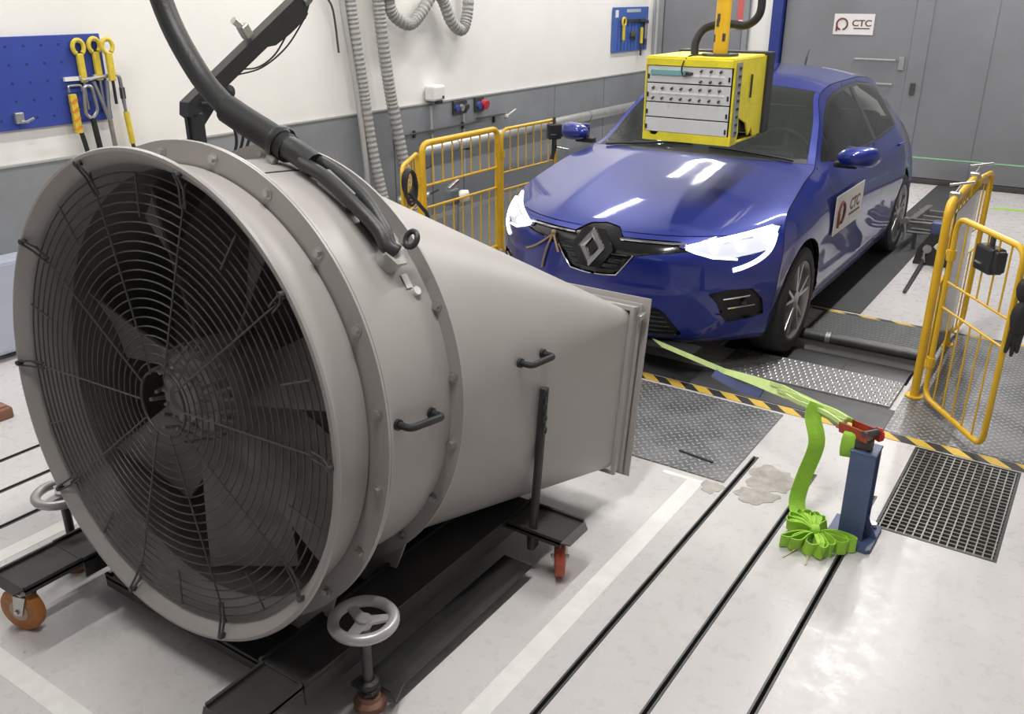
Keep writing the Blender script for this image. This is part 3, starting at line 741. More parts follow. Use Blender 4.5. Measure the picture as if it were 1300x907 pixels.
castor(-.70, -1.705, (.2, -1, 0), M_RED)
def jack(x, y, zt, bx0, bx1, by0, by1):
    b = MB().box(((bx0 + bx1) / 2, (by0 + by1) / 2, .066), (bx1 - bx0, by1 - by0, .012), bev=.003).build('jack_bracket', M_CARTBLACK, fan)
    MB().cyl((x, y, .020), (x, y, zt - .01), .0155, n=14).build('jack_screw', M_DKSTEEL, b)
    MB().lathe([(.0, .001), (.046, .001), (.048, .022), (.034, .030), (.032, .044), (.0, .044)], (x, y, 0), (0, 0, 1), n=28).build('foot_pad', M_PAD, b)
    MB().lathe([(.026, .044), (.026, .058), (.0, .058)], (x, y, 0), (0, 0, 1), n=6, smooth=False).build('foot_nut', M_DKSTEEL, b)
    MB().lathe([(.024, .072), (.030, .076), (.030, .092), (.018, .098)], (x, y, 0), (0, 0, 1), n=18).build('screw_boss', M_CARTBLACK, b)
    hw = MB().tube([(x + .084 * math.cos(t), y + .084 * math.sin(t), zt + .004) for t in [2 * PI * k / 40 for k in range(40)]], .0165, n=12, closed=True).build('handwheel', M_HANDWHEEL, b)
    m = MB()
    for k in range(3):
        t = 2 * PI * k / 3 + .75; d = Vector((math.cos(t), math.sin(t), 0)); sd = Vector((-d.y, d.x, 0)); c = Vector((x, y, zt - .004))
        m.add([c + d * .01 + sd * .018, c + d * .01 - sd * .018, c + d * .08 - sd * .012 + V(0, 0, .004), c + d * .08 + sd * .012 + V(0, 0, .004),
               c + d * .01 + sd * .018 + V(0, 0, .008), c + d * .01 - sd * .018 + V(0, 0, .008), c + d * .08 - sd * .012 + V(0, 0, .012), c + d * .08 + sd * .012 + V(0, 0, .012)],
              [(3, 2, 1, 0), (4, 5, 6, 7), (0, 1, 5, 4), (1, 2, 6, 5), (2, 3, 7, 6), (3, 0, 4, 7)])
    m.cyl((x, y, zt - .016), (x, y, zt + .012), .022, n=18)
    h = bpy.data.objects.new('x', None); bpy.data.objects.remove(h)
    m.build('handwheel_spokes', M_HANDWHEEL, b)
jack(.735, -2.575, .30, .682, .765, -2.597, -2.553)
jack(-.60, -2.66, .30, -.63, -.532, -2.69, -2.63)
MB().prism([(.684, -2.545), (.79, -2.545), (.83, -2.57), (.80, -2.50), (.80, -1.81), (.684, -1.81)], (0, 0, .048), (1, 0, 0), (0, 1, 0), .008).build('side_plate', M_CARTBLACK, fan)
# tow lever
m = MB().tube([(.775, -1.775, .10), (.792, -1.765, .40), (.80, -1.742, .715)], .0155, n=10)
lv = m.build('tow_lever', M_CARTBLACK, fan)
MB().box((.775, -1.765, .02 + .11), (.03, .03, .05)).build('lever_pivot', M_CARTBLACK, lv)
m = MB()
for k in range(7):
    z = .70 - k * .022
    m.tube([(.812 + .006 * math.cos(t) * (k % 2), -1.755 - .010 * math.cos(t), z + .014 * math.sin(t)) for t in [2 * PI * q / 10 for q in range(10)]], .0026, n=5, closed=True)
m.build('lever_chain', M_DKSTEEL, lv)

# ---------------------------------------------------------------- the black cable bundle feeding the blower
gp = fp(.42, math.radians(41), .70)
cb = thing('cable_bundle', 'thick black cable conduit coming down from the ceiling into the grey blower', 'cable', (-.32, -2.2, 3.6))
main = spline([(-.42, -2.22, 3.68), (-.40, -2.22, 2.9), (-.365, -2.21, 2.25), (-.297, -2.20, 1.896), (-.173, -2.20, 1.697), (-.04, -2.20, 1.588), (.0, -2.2, 1.567)], 8)
MB().tube(main, .034, n=14).build('conduit', M_CABLE, cb)
slv = spline([(-.05, -2.20, 1.592), (.04, -2.20, 1.556), (.13, -2.20, 1.523), (.20, -2.2, 1.496)], 6)
MB().tube(slv, .043, n=16).build('rubber_sleeve', M_RUBBER, cb)
s2 = spline([(.155, -2.20, 1.516), (.24, -2.205, 1.49), (.31, -2.21, 1.462)], 6)
MB().tube(s2, .036, n=16).build('taped_sleeve', M_CABLE, cb)
MB().lathe([(.050, -.012), (.052, 0), (.050, .012)], (.165, -2.2, 1.512), (.93, 0, -.36), n=20).build('clamp', M_BLACK, cb)
MB().cyl((.150, -2.235, 1.475), (.175, -2.235, 1.462), .012, n=10).build('clamp_bolt', M_ZINC, cb)
for dy, dz, r in ((-.022, -.004, .020), (.020, .006, .018)):
    pth = spline([(.28, -2.21 + dy, 1.475 + dz), (.38, -2.22 + dy, 1.445 + dz), (.50, -2.235 + dy, 1.385 + dz), (.585, -2.25 + dy * .6, 1.325), (.62, -2.262 + dy * .4, 1.285), gp + Vector((.002, dy * .3, .002))], 7)
    MB().tube(pth, r, n=12).build('cable', M_CABLE, cb)
lp = gp + Vector((.03, .03, .035))
MB().tube([lp + Vector((.019 * math.cos(t), .019 * math.sin(t) * .6, .019 * math.sin(t))) for t in [2 * PI * k / 20 for k in range(20)]], .008, n=8, closed=True).build('cable_loop', M_CABLE, cb)
# ================================================================ the car
import numpy as np
def pchip(K, m, t=None):
    K = np.array(K, float); n = len(K)
    if t is None:
        d = np.linalg.norm(np.diff(K, axis=0), axis=1) + 1e-6; t = np.r_[0, np.cumsum(d ** .7)]
    h = np.diff(t)[:, None]; dl = np.diff(K, axis=0) / h; D = np.zeros_like(K)
    for i in range(1, n - 1):
        a, b = dl[i - 1], dl[i]; w1 = 2 * h[i] + h[i - 1]; w2 = h[i] + 2 * h[i - 1]
        ok = (a * b) > 0
        D[i] = np.where(ok, (w1 + w2) / (w1 / np.where(ok, a, 1) + w2 / np.where(ok, b, 1)), 0)
    D[0] = dl[0]; D[-1] = dl[-1]; out = []
    for i in range(n - 1):
        for k in range(m):
            s = k / m; H = h[i]
            out.append((2*s**3-3*s*s+1)*K[i] + (s**3-2*s*s+s)*H*D[i] + (3*s*s-2*s**3)*K[i+1] + (s**3-s*s)*H*D[i+1])
    out.append(K[-1]); return np.array(out), t
# rows of the upper skin from the bumper's lower edge over bonnet and roof to the rear bumper:
#        yc    zc     xe    ye    ze   (centre line y, z ; edge x, y, z)
ROWS = [(.150, .165, .800, .500, .185), (.060, .215, .830, .470, .24), (.045, .35, .850, .455, .36), (.030, .50, .865, .465, .50),
        (.030, .62, .868, .490, .62), (.055, .70, .858, .525, .70), (.125, .752, .838, .575, .768),
        (.300, .818, .812, .680, .830), (.600, .892, .795, .860, .882), (.930, .958, .775, 1.08, .932), (1.17, .998, .752, 1.31, .962),
        (1.23, 1.002, .722, 1.42, 1.0), (1.55, 1.185, .655, 1.65, 1.17), (1.86, 1.372, .575, 1.885, 1.335), (2.15, 1.436, .568, 2.2, 1.372),
        (2.70, 1.440, .562, 2.7, 1.372), (3.20, 1.408, .552, 3.2, 1.335), (3.62, 1.345, .535, 3.52, 1.275),
        (3.72, 1.25, .565, 3.62, 1.20), (3.86, 1.08, .655, 3.74, 1.05), (3.97, .90, .755, 3.83, .90), (4.02, .72, .825, 3.86, .70), (4.05, .48, .85, 3.87, .48), (3.98, .25, .82, 3.84, .25)]
MR = 8; NC = 20
TR, tpar = pchip(ROWS, MR)
nR = len(TR)
Tg = np.zeros((nR, NC + 1, 3))
for r in range(nR):
    yc, zc, xe, ye, ze = TR[r]; q = r / MR
    ny = 2.9 if q < 6 else (2.9 - (q - 6) * .35 if q < 9 else 2.0); nz = 2.4
    if 6 <= q <= 11: nz = 2.6
    for c in range(NC + 1):
        s = c / NC; s2 = math.sin(s * PI / 2 * .72) / math.sin(PI / 2 * .72)
        Tg[r, c] = (xe * s2, yc + (ye - yc) * s2 ** ny, zc + (ze - zc) * s2 ** nz)
        # bonnet crease and power bulge, centre of the nose pushed out round the badge
        if 6 < q < 10.5: Tg[r, c, 2] += .012 * math.exp(-((abs(xe * s2) - .36) / .10) ** 2) * math.sin((q - 6) / 4.5 * PI)
        if 3.6 < q < 6.3: Tg[r, c, 1] -= .022 * math.exp(-(xe * s2 / .13) ** 2) * math.sin((q - 3.6) / 2.7 * PI)
# side skin: one key column for each row 6..17, seven key points from the top edge down
def col(y, pts): return [(x, y, z) for x, z in pts]
low = [(.895, .63), (.884, .45), (.880, .30), (.850, .19)]
SC = [None,
      col(.70, [(0, 0), (.858, .765), (.880, .70), (.892, .60), (.884, .43), (.872, .29), (.842, .19)]),
      col(.88, [(0, 0), (.856, .80), (.884, .715), (.896, .61), (.886, .44), (.875, .29), (.845, .19)]),
      col(1.08, [(0, 0), (.850, .845), (.884, .75), (.896, .62), (.886, .45), (.876, .30), (.846, .19)]),
      col(1.30, [(0, 0), (.838, .878), (.880, .78)] + low),
      col(1.42, [(0, 0), (.828, .895), (.876, .80)] + low),
      col(1.65, [(0, 0), (.822, .925), (.872, .82)] + low),
      col(1.88, [(0, 0), (.818, .935), (.870, .825)] + low),
      col(2.20, [(0, 0), (.816, .942), (.870, .83)] + low),
      col(2.70, [(0, 0), (.814, .95), (.870, .84)] + low),
      col(3.20, [(0, 0), (.808, .965), (.878, .85), (.905, .66), (.892, .45), (.882, .30), (.848, .19)]),
      None]
SC[0] = [tuple(ROWS[6 - k][2:5]) for k in range(7)]
SC[11] = [tuple(ROWS[17 + k][2:5]) for k in range(7)]
for k in range(1, 11): SC[k][0] = tuple(ROWS[6 + k][2:5])
SC = np.array(SC)                              # 12 columns x 7 points x 3
A = np.stack([pchip(SC[:, j, :], MR, tpar[6:18])[0] for j in range(7)], 1)      # (89, 7, 3)
Sg = np.stack([pchip(A[i], MR)[0] for i in range(len(A))], 0)                    # (89, 49, 3)
nS, nD = Sg.shape[:2]
te = Tg[6 * MR:17 * MR + 1, NC]; vv = (1 - np.linspace(0, 1, nD)) ** 3
Sg += (te - Sg[:, 0])[:, None, :] * vv[None, :, None]
uu = (1 - np.linspace(0, 1, nS)) ** 6
fe = Tg[6 * MR::-1, NC][:nD]; Sg += (fe - Sg[0])[None, :, :] * uu[:, None, None]
re = Tg[17 * MR:23 * MR + 1, NC][:nD]; Sg += (re - Sg[-1])[None, :, :] * uu[::-1][:, None, None]
bm = bmesh.new()
lay_p = bm.faces.layers.int.new('patch'); lay_r = bm.faces.layers.int.new('row'); lay_c = bm.faces.layers.int.new('col'); lay_k = bm.faces.layers.int.new('part')
for sx in (1, -1):
    tv = [[bm.verts.new((Tg[r, c, 0] * sx, Tg[r, c, 1], Tg[r, c, 2])) for c in range(NC + 1)] for r in range(nR)]
    sv = [[bm.verts.new((Sg[u, d, 0] * sx, Sg[u, d, 1], Sg[u, d, 2])) for d in range(nD)] for u in range(nS)]
    def quad(a, b, c, d, p, r, cc):
        vs = (a, b, c, d) if sx > 0 else (d, c, b, a)
        f = bm.faces.new(vs); f[lay_p] = p; f[lay_r] = r; f[lay_c] = cc; f.smooth = True
    for r in range(nR - 1):
        for c in range(NC): quad(tv[r][c], tv[r][c + 1], tv[r + 1][c + 1], tv[r + 1][c], 0, r, c)
    for u in range(nS - 1):
        for d in range(nD - 1): quad(sv[u][d], sv[u][d + 1], sv[u + 1][d + 1], sv[u + 1][d], 1, u, d)
bmesh.ops.remove_doubles(bm, verts=bm.verts, dist=.0004)
BV = BVHTree.FromBMesh(bm)
PN = {}                                        # part name -> id
def pid(n):
    if n not in PN: PN[n] = len(PN) + 1
    return PN[n]
# default parts from the grid
for f in bm.faces:
    r, c = f[lay_r], f[lay_c]; side = 'L' if f.calc_center_median().x > 0 else 'R'
    if f[lay_p] == 0:
        q = r / MR
        if q < 6: n = 'front_bumper'
        elif q < 10: n = 'bonnet'
        elif q < 10.5: n = 'bonnet'
        elif q < 11: n = 'cowl' if c < 18 else 'pillar_' + side
        elif q < 13: n = 'windscreen' if c < 18 else 'pillar_' + side
        elif q < 17: n = 'roof'
        elif q < 17.4: n = 'tailgate'
        elif q < 19.4: n = 'rear_windscreen' if c < 16 else 'tailgate'
        elif q < 21: n = 'tailgate'
        else: n = 'rear_bumper'
    else: n = 'side_' + side
    f[lay_k] = pid(n)
def pip(p, poly):
    x, y = p; ins = False; n = len(poly)
    for i in range(n):
        x1, y1 = poly[i]; x2, y2 = poly[(i + 1) % n]
        if (y1 > y) != (y2 > y) and x < (x2 - x1) * (y - y1) / (y2 - y1) + x1: ins = not ins
    return ins
def carve(poly, axis, ok, part):
    """cut the skin along a polygon seen along one axis and give the faces inside to a part"""
    ia, ib = {'y': (0, 2), 'x': (1, 2), 'z': (0, 1)}[axis]
    n = len(poly)
    for i in range(n):
        a = poly[i]; b = poly[(i + 1) % n]
        lo = (min(a[0], b[0]) - .004, min(a[1], b[1]) - .004); hi = (max(a[0], b[0]) + .004, max(a[1], b[1]) + .004)
        fs = []
        for f in bm.faces:
            if not ok(f): continue
            A_ = [v.co[ia] for v in f.verts]; B_ = [v.co[ib] for v in f.verts]
            if max(A_) < lo[0] or min(A_) > hi[0] or max(B_) < lo[1] or min(B_) > hi[1]: continue
            fs.append(f)
        if not fs: continue
        nn = [0, 0, 0]; nn[ia] = b[1] - a[1]; nn[ib] = -(b[0] - a[0]); co = [0, 0, 0]; co[ia] = a[0]; co[ib] = a[1]
        ge = set(fs)
        for f in fs: ge.update(f.edges); ge.update(f.verts)
        bmesh.ops.bisect_plane(bm, geom=list(ge), dist=1e-5, plane_co=co, plane_no=Vector(nn).normalized())
    for f in bm.faces:
        if ok(f):
            c = f.calc_center_median()
            if pip((c[ia], c[ib]), poly): f[lay_k] = pid(part)
def circle(cy, cz, r, n=40): return [(cy + r * math.cos(2 * PI * k / n), cz + r * math.sin(2 * PI * k / n)) for k in range(n)]
front = lambda f: f.calc_center_median().y < .72 and (f[lay_p] == 1 or f[lay_r] < 6.6 * MR)
for sx, sd in ((1, 'L'), (-1, 'R')):
    okS = lambda f, sx=sx: f[lay_p] == 1 and f.calc_center_median().x * sx > 0
    okF = lambda f, sx=sx: front(f) and f.calc_center_median().x * sx > -.01
    mir = lambda P, sx=sx: [(x * sx, z) for x, z in P]
    carve([(1.352, .27), (1.352, 1.02), (1.36, 1.3), (2.562, 1.42), (2.562, .27)], 'x', lambda f, okS=okS: okS(f) and (f.calc_center_median().z < .985 or True) and f[lay_r] > 0, 'front_door_' + sd)
    carve([(2.562, .27), (2.562, 1.42), (3.30, 1.42), (3.36, .97), (3.20, .70), (3.07, .56), (3.02, .27)], 'x', okS, 'rear_door_' + sd)
    carve([(.3, 1.0), (1.352, 1.0), (1.352, .27), (.3, .27)], 'x', lambda f, okS=okS: okS(f) and f.calc_center_median().y > .5, 'front_fender_' + sd)
    carve([(.9, .27), (.9, .10), (3.4, .10), (3.4, .27)], 'x', okS, 'sill_' + sd)
    dlo = [(1.45, .985), (1.60, 1.095), (1.76, 1.205), (1.92, 1.290), (2.10, 1.325), (2.35, 1.340), (2.70, 1.343), (3.10, 1.308), (3.34, 1.24), (3.47, 1.13), (3.38, 1.03), (3.1, .993), (2.5, .972), (1.8, .958)]
    carve(dlo, 'x', okS, 'window_trim_' + sd)
    carve([(1.57, .985), (1.64, 1.090), (1.79, 1.195), (1.94, 1.270), (2.12, 1.307), (2.35, 1.322), (2.53, 1.325), (2.53, .985), (1.9, .975)], 'x', okS, 'front_window_' + sd)
    carve([(2.59, 1.325), (2.75, 1.323), (3.07, 1.292), (3.25, 1.245), (3.30, 1.18), (3.27, 1.012), (3.0, 1.002), (2.60, .987)], 'x', okS, 'rear_window_' + sd)
    carve(circle(.84, .315, .348), 'x', lambda f, okS=okS: okS(f) or f.calc_center_median().y > .44 and f[lay_p] == 0 and f[lay_r] < 5 * MR and f.calc_center_median().x * (1 if sd == 'L' else -1) > 0, 'hole')
    carve(circle(3.42, .315, .348), 'x', okS, 'hole')
    carve(mir([(.46, .712), (.56, .738), (.68, .765), (.785, .792), (.815, .785), (.822, .73), (.805, .685), (.75, .672), (.69, .660), (.60, .664), (.52, .688)]), 'y', okF, 'headlight_' + sd)
    carve(mir([(.0, .775), (.085, .768), (.145, .732), (.44, .735), (.44, .712), (.50, .692), (.34, .672), (.235, .650), (.14, .535), (.0, .525)]), 'y', lambda f, okF=okF: okF(f) and f[lay_k] != PN.get('headlight_' + sd), 'upper_grille')
    carve(mir([(.0, .385), (.36, .385), (.40, .36), (.485, .245), (.46, .225), (.0, .225)]), 'y', okF, 'lower_intake')
    carve(mir([(.60, .475), (.68, .492), (.775, .495), (.815, .43), (.822, .345), (.78, .33), (.68, .315), (.655, .36), (.64, .42)]), 'y', okF, 'fog_intake_' + sd)
    carve(mir([(.0, .21), (.84, .225), (.9, .225), (.9, .1), (.0, .1)]), 'y', lambda f, okF=okF: okF(f) and f[lay_p] == 0, 'lower_lip')
    carve([(3.70, .95), (3.95, .95), (3.95, .80), (3.70, .80)], 'x', lambda f, sx=sx: f.calc_center_median().x * sx > .45 and f.calc_center_median().y > 3.5, 'rear_lamp_' + sd)
car = thing('hatchback_car', 'blue five-door hatchback car with lit headlights standing on the roller test bench', 'car', (0, 2.0, 0))
PNAME = {v: k for k, v in PN.items()}
by = {}
for f in bm.faces: by.setdefault(PNAME[f[lay_k]], []).append(f)
SHRINK = {'front_bumper', 'bonnet', 'front_door', 'rear_door', 'front_fender', 'tailgate', 'rear_bumper', 'sill', 'side', 'roof', 'headlight', 'pillar'}
PMAT = {'windscreen': GL_WIND, 'rear_windscreen': GL_SIDE, 'front_window': GL_SIDE, 'rear_window': GL_SIDE, 'window_trim': M_GLOSSBLACK, 'cowl': M_TRIMBLACK,
        'upper_grille': M_GLOSSBLACK, 'lower_intake': M_TRIMBLACK, 'fog_intake': M_TRIMBLACK, 'lower_lip': M_PAINT, 'headlight': M_LED2, 'rear_lamp': M_REARLAMP, 'sill': M_PAINT}
RENAME = {'side': 'body_side', 'pillar': 'windscreen_pillar'}
LABEL = {'windscreen': 'tinted windscreen', 'upper_grille': 'gloss black upper grille', 'lower_intake': 'black lower air intake', 'fog_intake': 'black fog lamp intake', 'headlight': 'bright lit headlight'}
CL = Vector(car.location); CARP = {}
def sub_mesh(faces, name, material, shrink=0.0, push=0.0, depth=0.0):
    idx = {}; vs = []; fs = []; acc = {}
    edge = {}
    for f in faces:
        for e in f.edges: edge[e] = edge.get(e, 0) + 1
    bverts = set()
    for e, k in edge.items():
        if k == 1: bverts.update(e.verts)
    for f in faces:
        c = f.calc_center_median(); l = []
        for v in f.verts:
            if v not in idx: idx[v] = len(vs); vs.append(v.co.copy() - v.normal * push); acc[v] = [Vector((0, 0, 0)), 0]
            acc[v][0] += c - v.co; acc[v][1] += 1; l.append(idx[v])
        fs.append(tuple(l))
    if shrink:
        for v in bverts:
            if abs(v.co.x) < 1e-4 and name not in ('x',): 
                pass
            d = acc[v][0]; d = d - v.normal * d.dot(v.normal)
            if abs(v.co.x) < 1e-4: d.x = 0
            if d.length > 1e-7: vs[idx[v]] += d.normalized() * shrink
    if depth:                                   # recessed panel with walls down to it
        n0 = len(vs); dup = {}
        for v in bverts: dup[v] = len(vs); vs.append(v.co.copy() - v.normal * .001)
        for v, i in idx.items(): vs[i] = vs[i] + Vector((0, depth, 0))
        for e, k in edge.items():
            if k == 1: a, b = e.verts; fs.append((idx[a], idx[b], dup[b], dup[a]))
    me = bpy.data.meshes.new(name); me.from_pydata([v - CL for v in vs], [], fs); me.update()
    me.polygons.foreach_set('use_smooth', [True] * len(fs)); me.materials.append(material)
    return me
bm.normal_update()
def island(faces):
    todo = set(faces); out = []
    while todo:
        st_ = [todo.pop()]; grp = []
        while st_:
            f = st_.pop(); grp.append(f)
            for e in f.edges:
                for g in e.link_faces:
                    if g in todo: todo.remove(g); st_.append(g)
        out.append(grp)
    return out
for n, faces in by.items():
    if n == 'hole': continue
    base = n[:-2] if n[-2:] in ('_L', '_R') else n
    me = sub_mesh(faces, RENAME.get(base, base), PMAT.get(base, M_PAINT), .0038 if base == 'bonnet' else .0024 if base in SHRINK else 0,
                  depth={'lower_intake': .03, 'fog_intake': .03, 'upper_grille': .012}.get(base, 0))
    if base == 'side':                          # roof rail and rear quarter are two pieces
        for lo_y, nm in ((0, 'roof_rail'), (1, 'rear_quarter')):
            isl = island(faces)
            for k_, fl_ in enumerate(isl):
                if lo_y == 0: link('rear_quarter' if max(f.calc_center_median().y for f in fl_) > 3.6 else 'roof_rail', sub_mesh(fl_, 'body_side', M_PAINT, .0022), car)
        continue
    o = link(RENAME.get(base, base), me, car); CARP[n] = o
    if base in LABEL: o['label'] = LABEL[base]
shell = [f for n, fl in by.items() if n not in ('hole', 'windscreen', 'rear_windscreen') and not n.startswith(('front_window', 'rear_window')) for f in fl]
o = link('inner_shell', sub_mesh(shell, 'inner_shell', M_PIT, 0, .014), car)
for v in o.data.vertices:                       # keep the shell behind the recessed intakes
    if v.co.y + CL.y < .45 and v.co.z < .80: v.co.y += .035
bm.free()
def cast(x, z, y0=-1.0, out=.0):
    h = BV.ray_cast(Vector((x, y0, z)), Vector((0, 1, 0)))
    return h[0] + h[1] * out * (1 if h[1].y < 0 else -1) if h[0] is not None else Vector((x, .5, z))
def cast_side(y, z, sx=1, out=.0):
    h = BV.ray_cast(Vector((2.0 * sx, y, z)), Vector((-sx, 0, 0)))
    return h[0] + h[1] * out * (1 if h[1].x * sx > 0 else -1)
# chrome strips, badge, intake slats, light signatures
ug = CARP['upper_grille']
for sx in (1, -1):
    MB().tube([cast(sx * x, .7235 + .0 * x, out=.003) for x in np.linspace(.135, .47, 14)], .0058, n=8).build('chrome_strip', M_CHROME, ug)
    MB().tube([cast(sx * x, z, out=.001) for x, z in ((.225, .652), (.18, .590), (.138, .538), (.07, .529), (.01, .526))], .0035, n=6).build('chrome_edge', M_CHROME, ug)
    for k in range(4):
        z = .558 + k * .030; w = .12 + k * .025
        MB().tube([cast(sx * x, z, out=-.006) + Vector((0, .0, 0)) for x in np.linspace(.10 if z > .60 else .02, w, 6)], .0045, n=6).build('grille_slat', M_TRIMBLACK, ug)
    fi = CARP['fog_intake_' + ('L' if sx > 0 else 'R')]
    for z, a, b in ((.445, .665, .77), (.39, .685, .79)):
        MB().tube([cast(sx * x, z + (x - .7) * .12, out=-.006) for x in np.linspace(a, b, 6)], .0055, n=6).build('fog_blade', M_CHROME, fi)
    MB().lathe([(.0, .0), (.022, .004), (.026, .016)], cast(sx * .74, .415, out=-.012), (0, 1, 0), n=16).build('fog_lamp', M_GLOSSBLACK, fi)
    hl = CARP['headlight_' + ('L' if sx > 0 else 'R')]
    sig = [(.475, .712), (.56, .734), (.68, .760), (.785, .786)]
    MB().tube(spline([cast(sx * x, z, out=.001) for x, z in sig], 6), .010, n=8).build('light_strip', M_LEDS, hl)
    hook = [(.812, .755), (.816, .71), (.806, .672), (.775, .638), (.73, .612), (.69, .598)]
    MB().tube(spline([cast(sx * x, z, out=.001) for x, z in hook], 6), .012, n=8).build('light_strip', M_LEDS, hl)
    MB().tube([cast(sx * x, z, out=.0005) for x, z in ((.475, .705), (.52, .688), (.60, .664), (.70, .652))], .006, n=8).build('light_strip', M_LEDS, hl)
    for x, z, r in ((.585, .703, .024), (.685, .715, .030), (.775, .735, .026)):
        c = cast(sx * x, z, out=-.004); MB().lathe([(.0, -.006), (r * .6, -.005), (r, .004), (r * 1.1, .010)], c, (sx * .45, .9, -.25), n=18).build('projector_lens', M_LEDS, hl)
    MB().tube([cast(sx * x, z, out=-.001) for x, z in ((.54, .716), (.63, .730), (.73, .748))], .0035, n=6).build('bezel', M_LIGHTBODY, hl)
li = CARP['lower_intake']
for k in range(5):
    z = .250 + k * .026
    MB().tube([cast(x, z, out=-.012) for x in np.linspace(-.45 + k * .018, .45 - k * .018, 21)], .0045, n=6).build('intake_slat', M_GLOSSBLACK, li)
MB().box((0, .10, .185), (1.2, .12, .012)).build('undertray', M_TRIMBLACK, car)
# diamond badge
bc = cast(0, .672, out=.012); bn = Vector((0, -.97, .24)); bu = Vector((1, 0, 0)); bw = bn.cross(bu) * 1
if bw.z < 0: bw = -bw
MB().prism([(.125 * math.cos(t), .118 * math.sin(t)) for t in [2 * PI * k / 6 for k in range(6)]], bc + bn * -.016, bu, bw, .012).build('badge_plinth', M_GLOSSBLACK, ug)
m = MB(); ro = [(0, .104), (.078, 0), (0, -.104), (-.078, 0)]; rm = [(0, .076), (.057, 0), (0, -.076), (-.057, 0)]; ri = [(0, .052), (.036, 0), (0, -.052), (-.036, 0)]
vs = []
for P, h in ((ro, .004), (rm, .022), (ri, .008), (ri, -.004), (ro, -.004)): vs += [bc + bu * x + bw * z + bn * h for x, z in P]
m.add(vs, [(a * 4 + i, a * 4 + (i + 1) % 4, (a + 1) % 5 * 4 + (i + 1) % 4, (a + 1) % 5 * 4 + i) for a in range(5) for i in range(4)])
bd = m.build('diamond_badge', M_CHROME, ug)
bd['label'] = 'chrome diamond badge on the nose'
# mirrors
for sx in (1, -1):
    c = Vector((sx * .955, 1.47, 1.03)); m = MB(); n1, n2 = 16, 10; vs = []
    for i in range(n2 + 1):
        ph = -PI / 2 + PI * i / n2
        for j in range(n1):
            t = 2 * PI * j / n1; x = math.cos(ph) * math.cos(t); y = math.cos(ph) * math.sin(t); z = math.sin(ph)
            sg = lambda q, e: math.copysign(abs(q) ** e, q)
            X = sg(x, .8) * .115; Y = sg(y, .75) * (.085 if y < 0 else .045); Z = sg(z, .8) * (.058 + .012 * x)
            vs.append(c + Vector((sx * X, Y + .03 * x, Z)))
    m.add(vs, [(i * n1 + j, i * n1 + (j + 1) % n1, (i + 1) * n1 + (j + 1) % n1, (i + 1) * n1 + j) for i in range(n2) for j in range(n1)], True)
    mo = m.build('door_mirror', M_PAINT, car)
    MB().box(c + Vector((-sx * .07, .02, -.055)), (.14, .06, .035), bev=.01).build('mirror_foot', M_TRIMBLACK, mo)
    MB().box(c + Vector((0, .046, .0)), (.17, .006, .10), bev=.02).build('mirror_glass', M_CHROME, mo)
# wheels
def wheel(sx, y):
    xo = sx * .885; c = Vector((xo, y, .311)); ax = Vector((sx, 0, 0))
    w = MB().lathe([(.215, -.20), (.27, -.205), (.298, -.19), (.308, -.16), (.310, -.10), (.308, -.04), (.298, -.012), (.272, .002), (.232, .0), (.222, -.008)], c, ax, n=64).build('wheel', M_TYRE, car)
    MB().lathe([(.222, -.19), (.205, -.15), (.200, -.05), (.207, -.018), (.221, -.004), (.225, -.006), (.225, -.012)], c, ax, n=64).build('rim', M_RIM, w)
    MB().lathe([(.0, -.085), (.20, -.085)], c, ax, n=40).build('brake_backing', M_TRIMBLACK, w)
    MB().lathe([(.06, -.07), (.13, -.07)], c, ax, n=40).build('brake_disc', M_STEEL, w)
    for k in range(5):
        for e in (-1, 1):
            t = 2 * PI * k / 5 + .3 + e * .02; t2 = 2 * PI * k / 5 + .3 + e * .20
            up = Vector((0, math.cos(t), math.sin(t))); u2 = Vector((0, math.cos(t2), math.sin(t2))); tg = Vector((0, -math.sin(t2), math.cos(t2)))
            a = c + up * .045; b = c + u2 * .207; hw0, hw1 = .017, .013
            vs = []
            for P, hw, x1 in ((a, hw0, -.014), (b, hw1, -.010)):
                for q, xx in ((-1, x1 - .035), (1, x1 - .035), (.6, x1), (-.6, x1)): vs.append(P + tg * q * hw + ax * xx)
            MB().add(vs, [(0, 1, 5, 4), (1, 2, 6, 5), (2, 3, 7, 6), (3, 0, 4, 7)]).build('spoke', M_RIM, w)
    MB().lathe([(.0, -.006), (.026, -.008), (.052, -.014), (.056, -.04)], c, ax, n=24).build('hub_cap', M_RIM, w)
    ins = sx * .60
    MB().lathe([(.352, -.012), (.352, -.30), (.10, -.30)], Vector((sx * .872, y, .315)), ax, n=48, ref=(0, 1, 0), a0=0 if sx > 0 else 0, a1=PI).build('arch_liner', M_PIT, car)
for sx in (1, -1):
    for y in (.84, 3.42): wheel(sx, y)
# door furniture, door card with lettering
for sx in (1, -1):
    for y in (2.42, 3.16):
        d = CARP[('front_door_' if y < 2.6 else 'rear_door_') + ('L' if sx > 0 else 'R')]
        MB().tube(spline([cast_side(yy, .865 + (.02 if y > 3 else 0), sx, out=o_) for yy, o_ in ((y - .09, .001), (y - .05, .018), (y + .03, .018), (y + .07, .001))], 5), .010, n=8).build('door_handle', M_PAINT, d)
ds = logo_panel('door_card', (.905, 1.62, .70), (0, 1, 0), (0, 0, 1), .64, .235, car)
ds['label'] = 'white card with ring emblem and letters CTC on the front door'
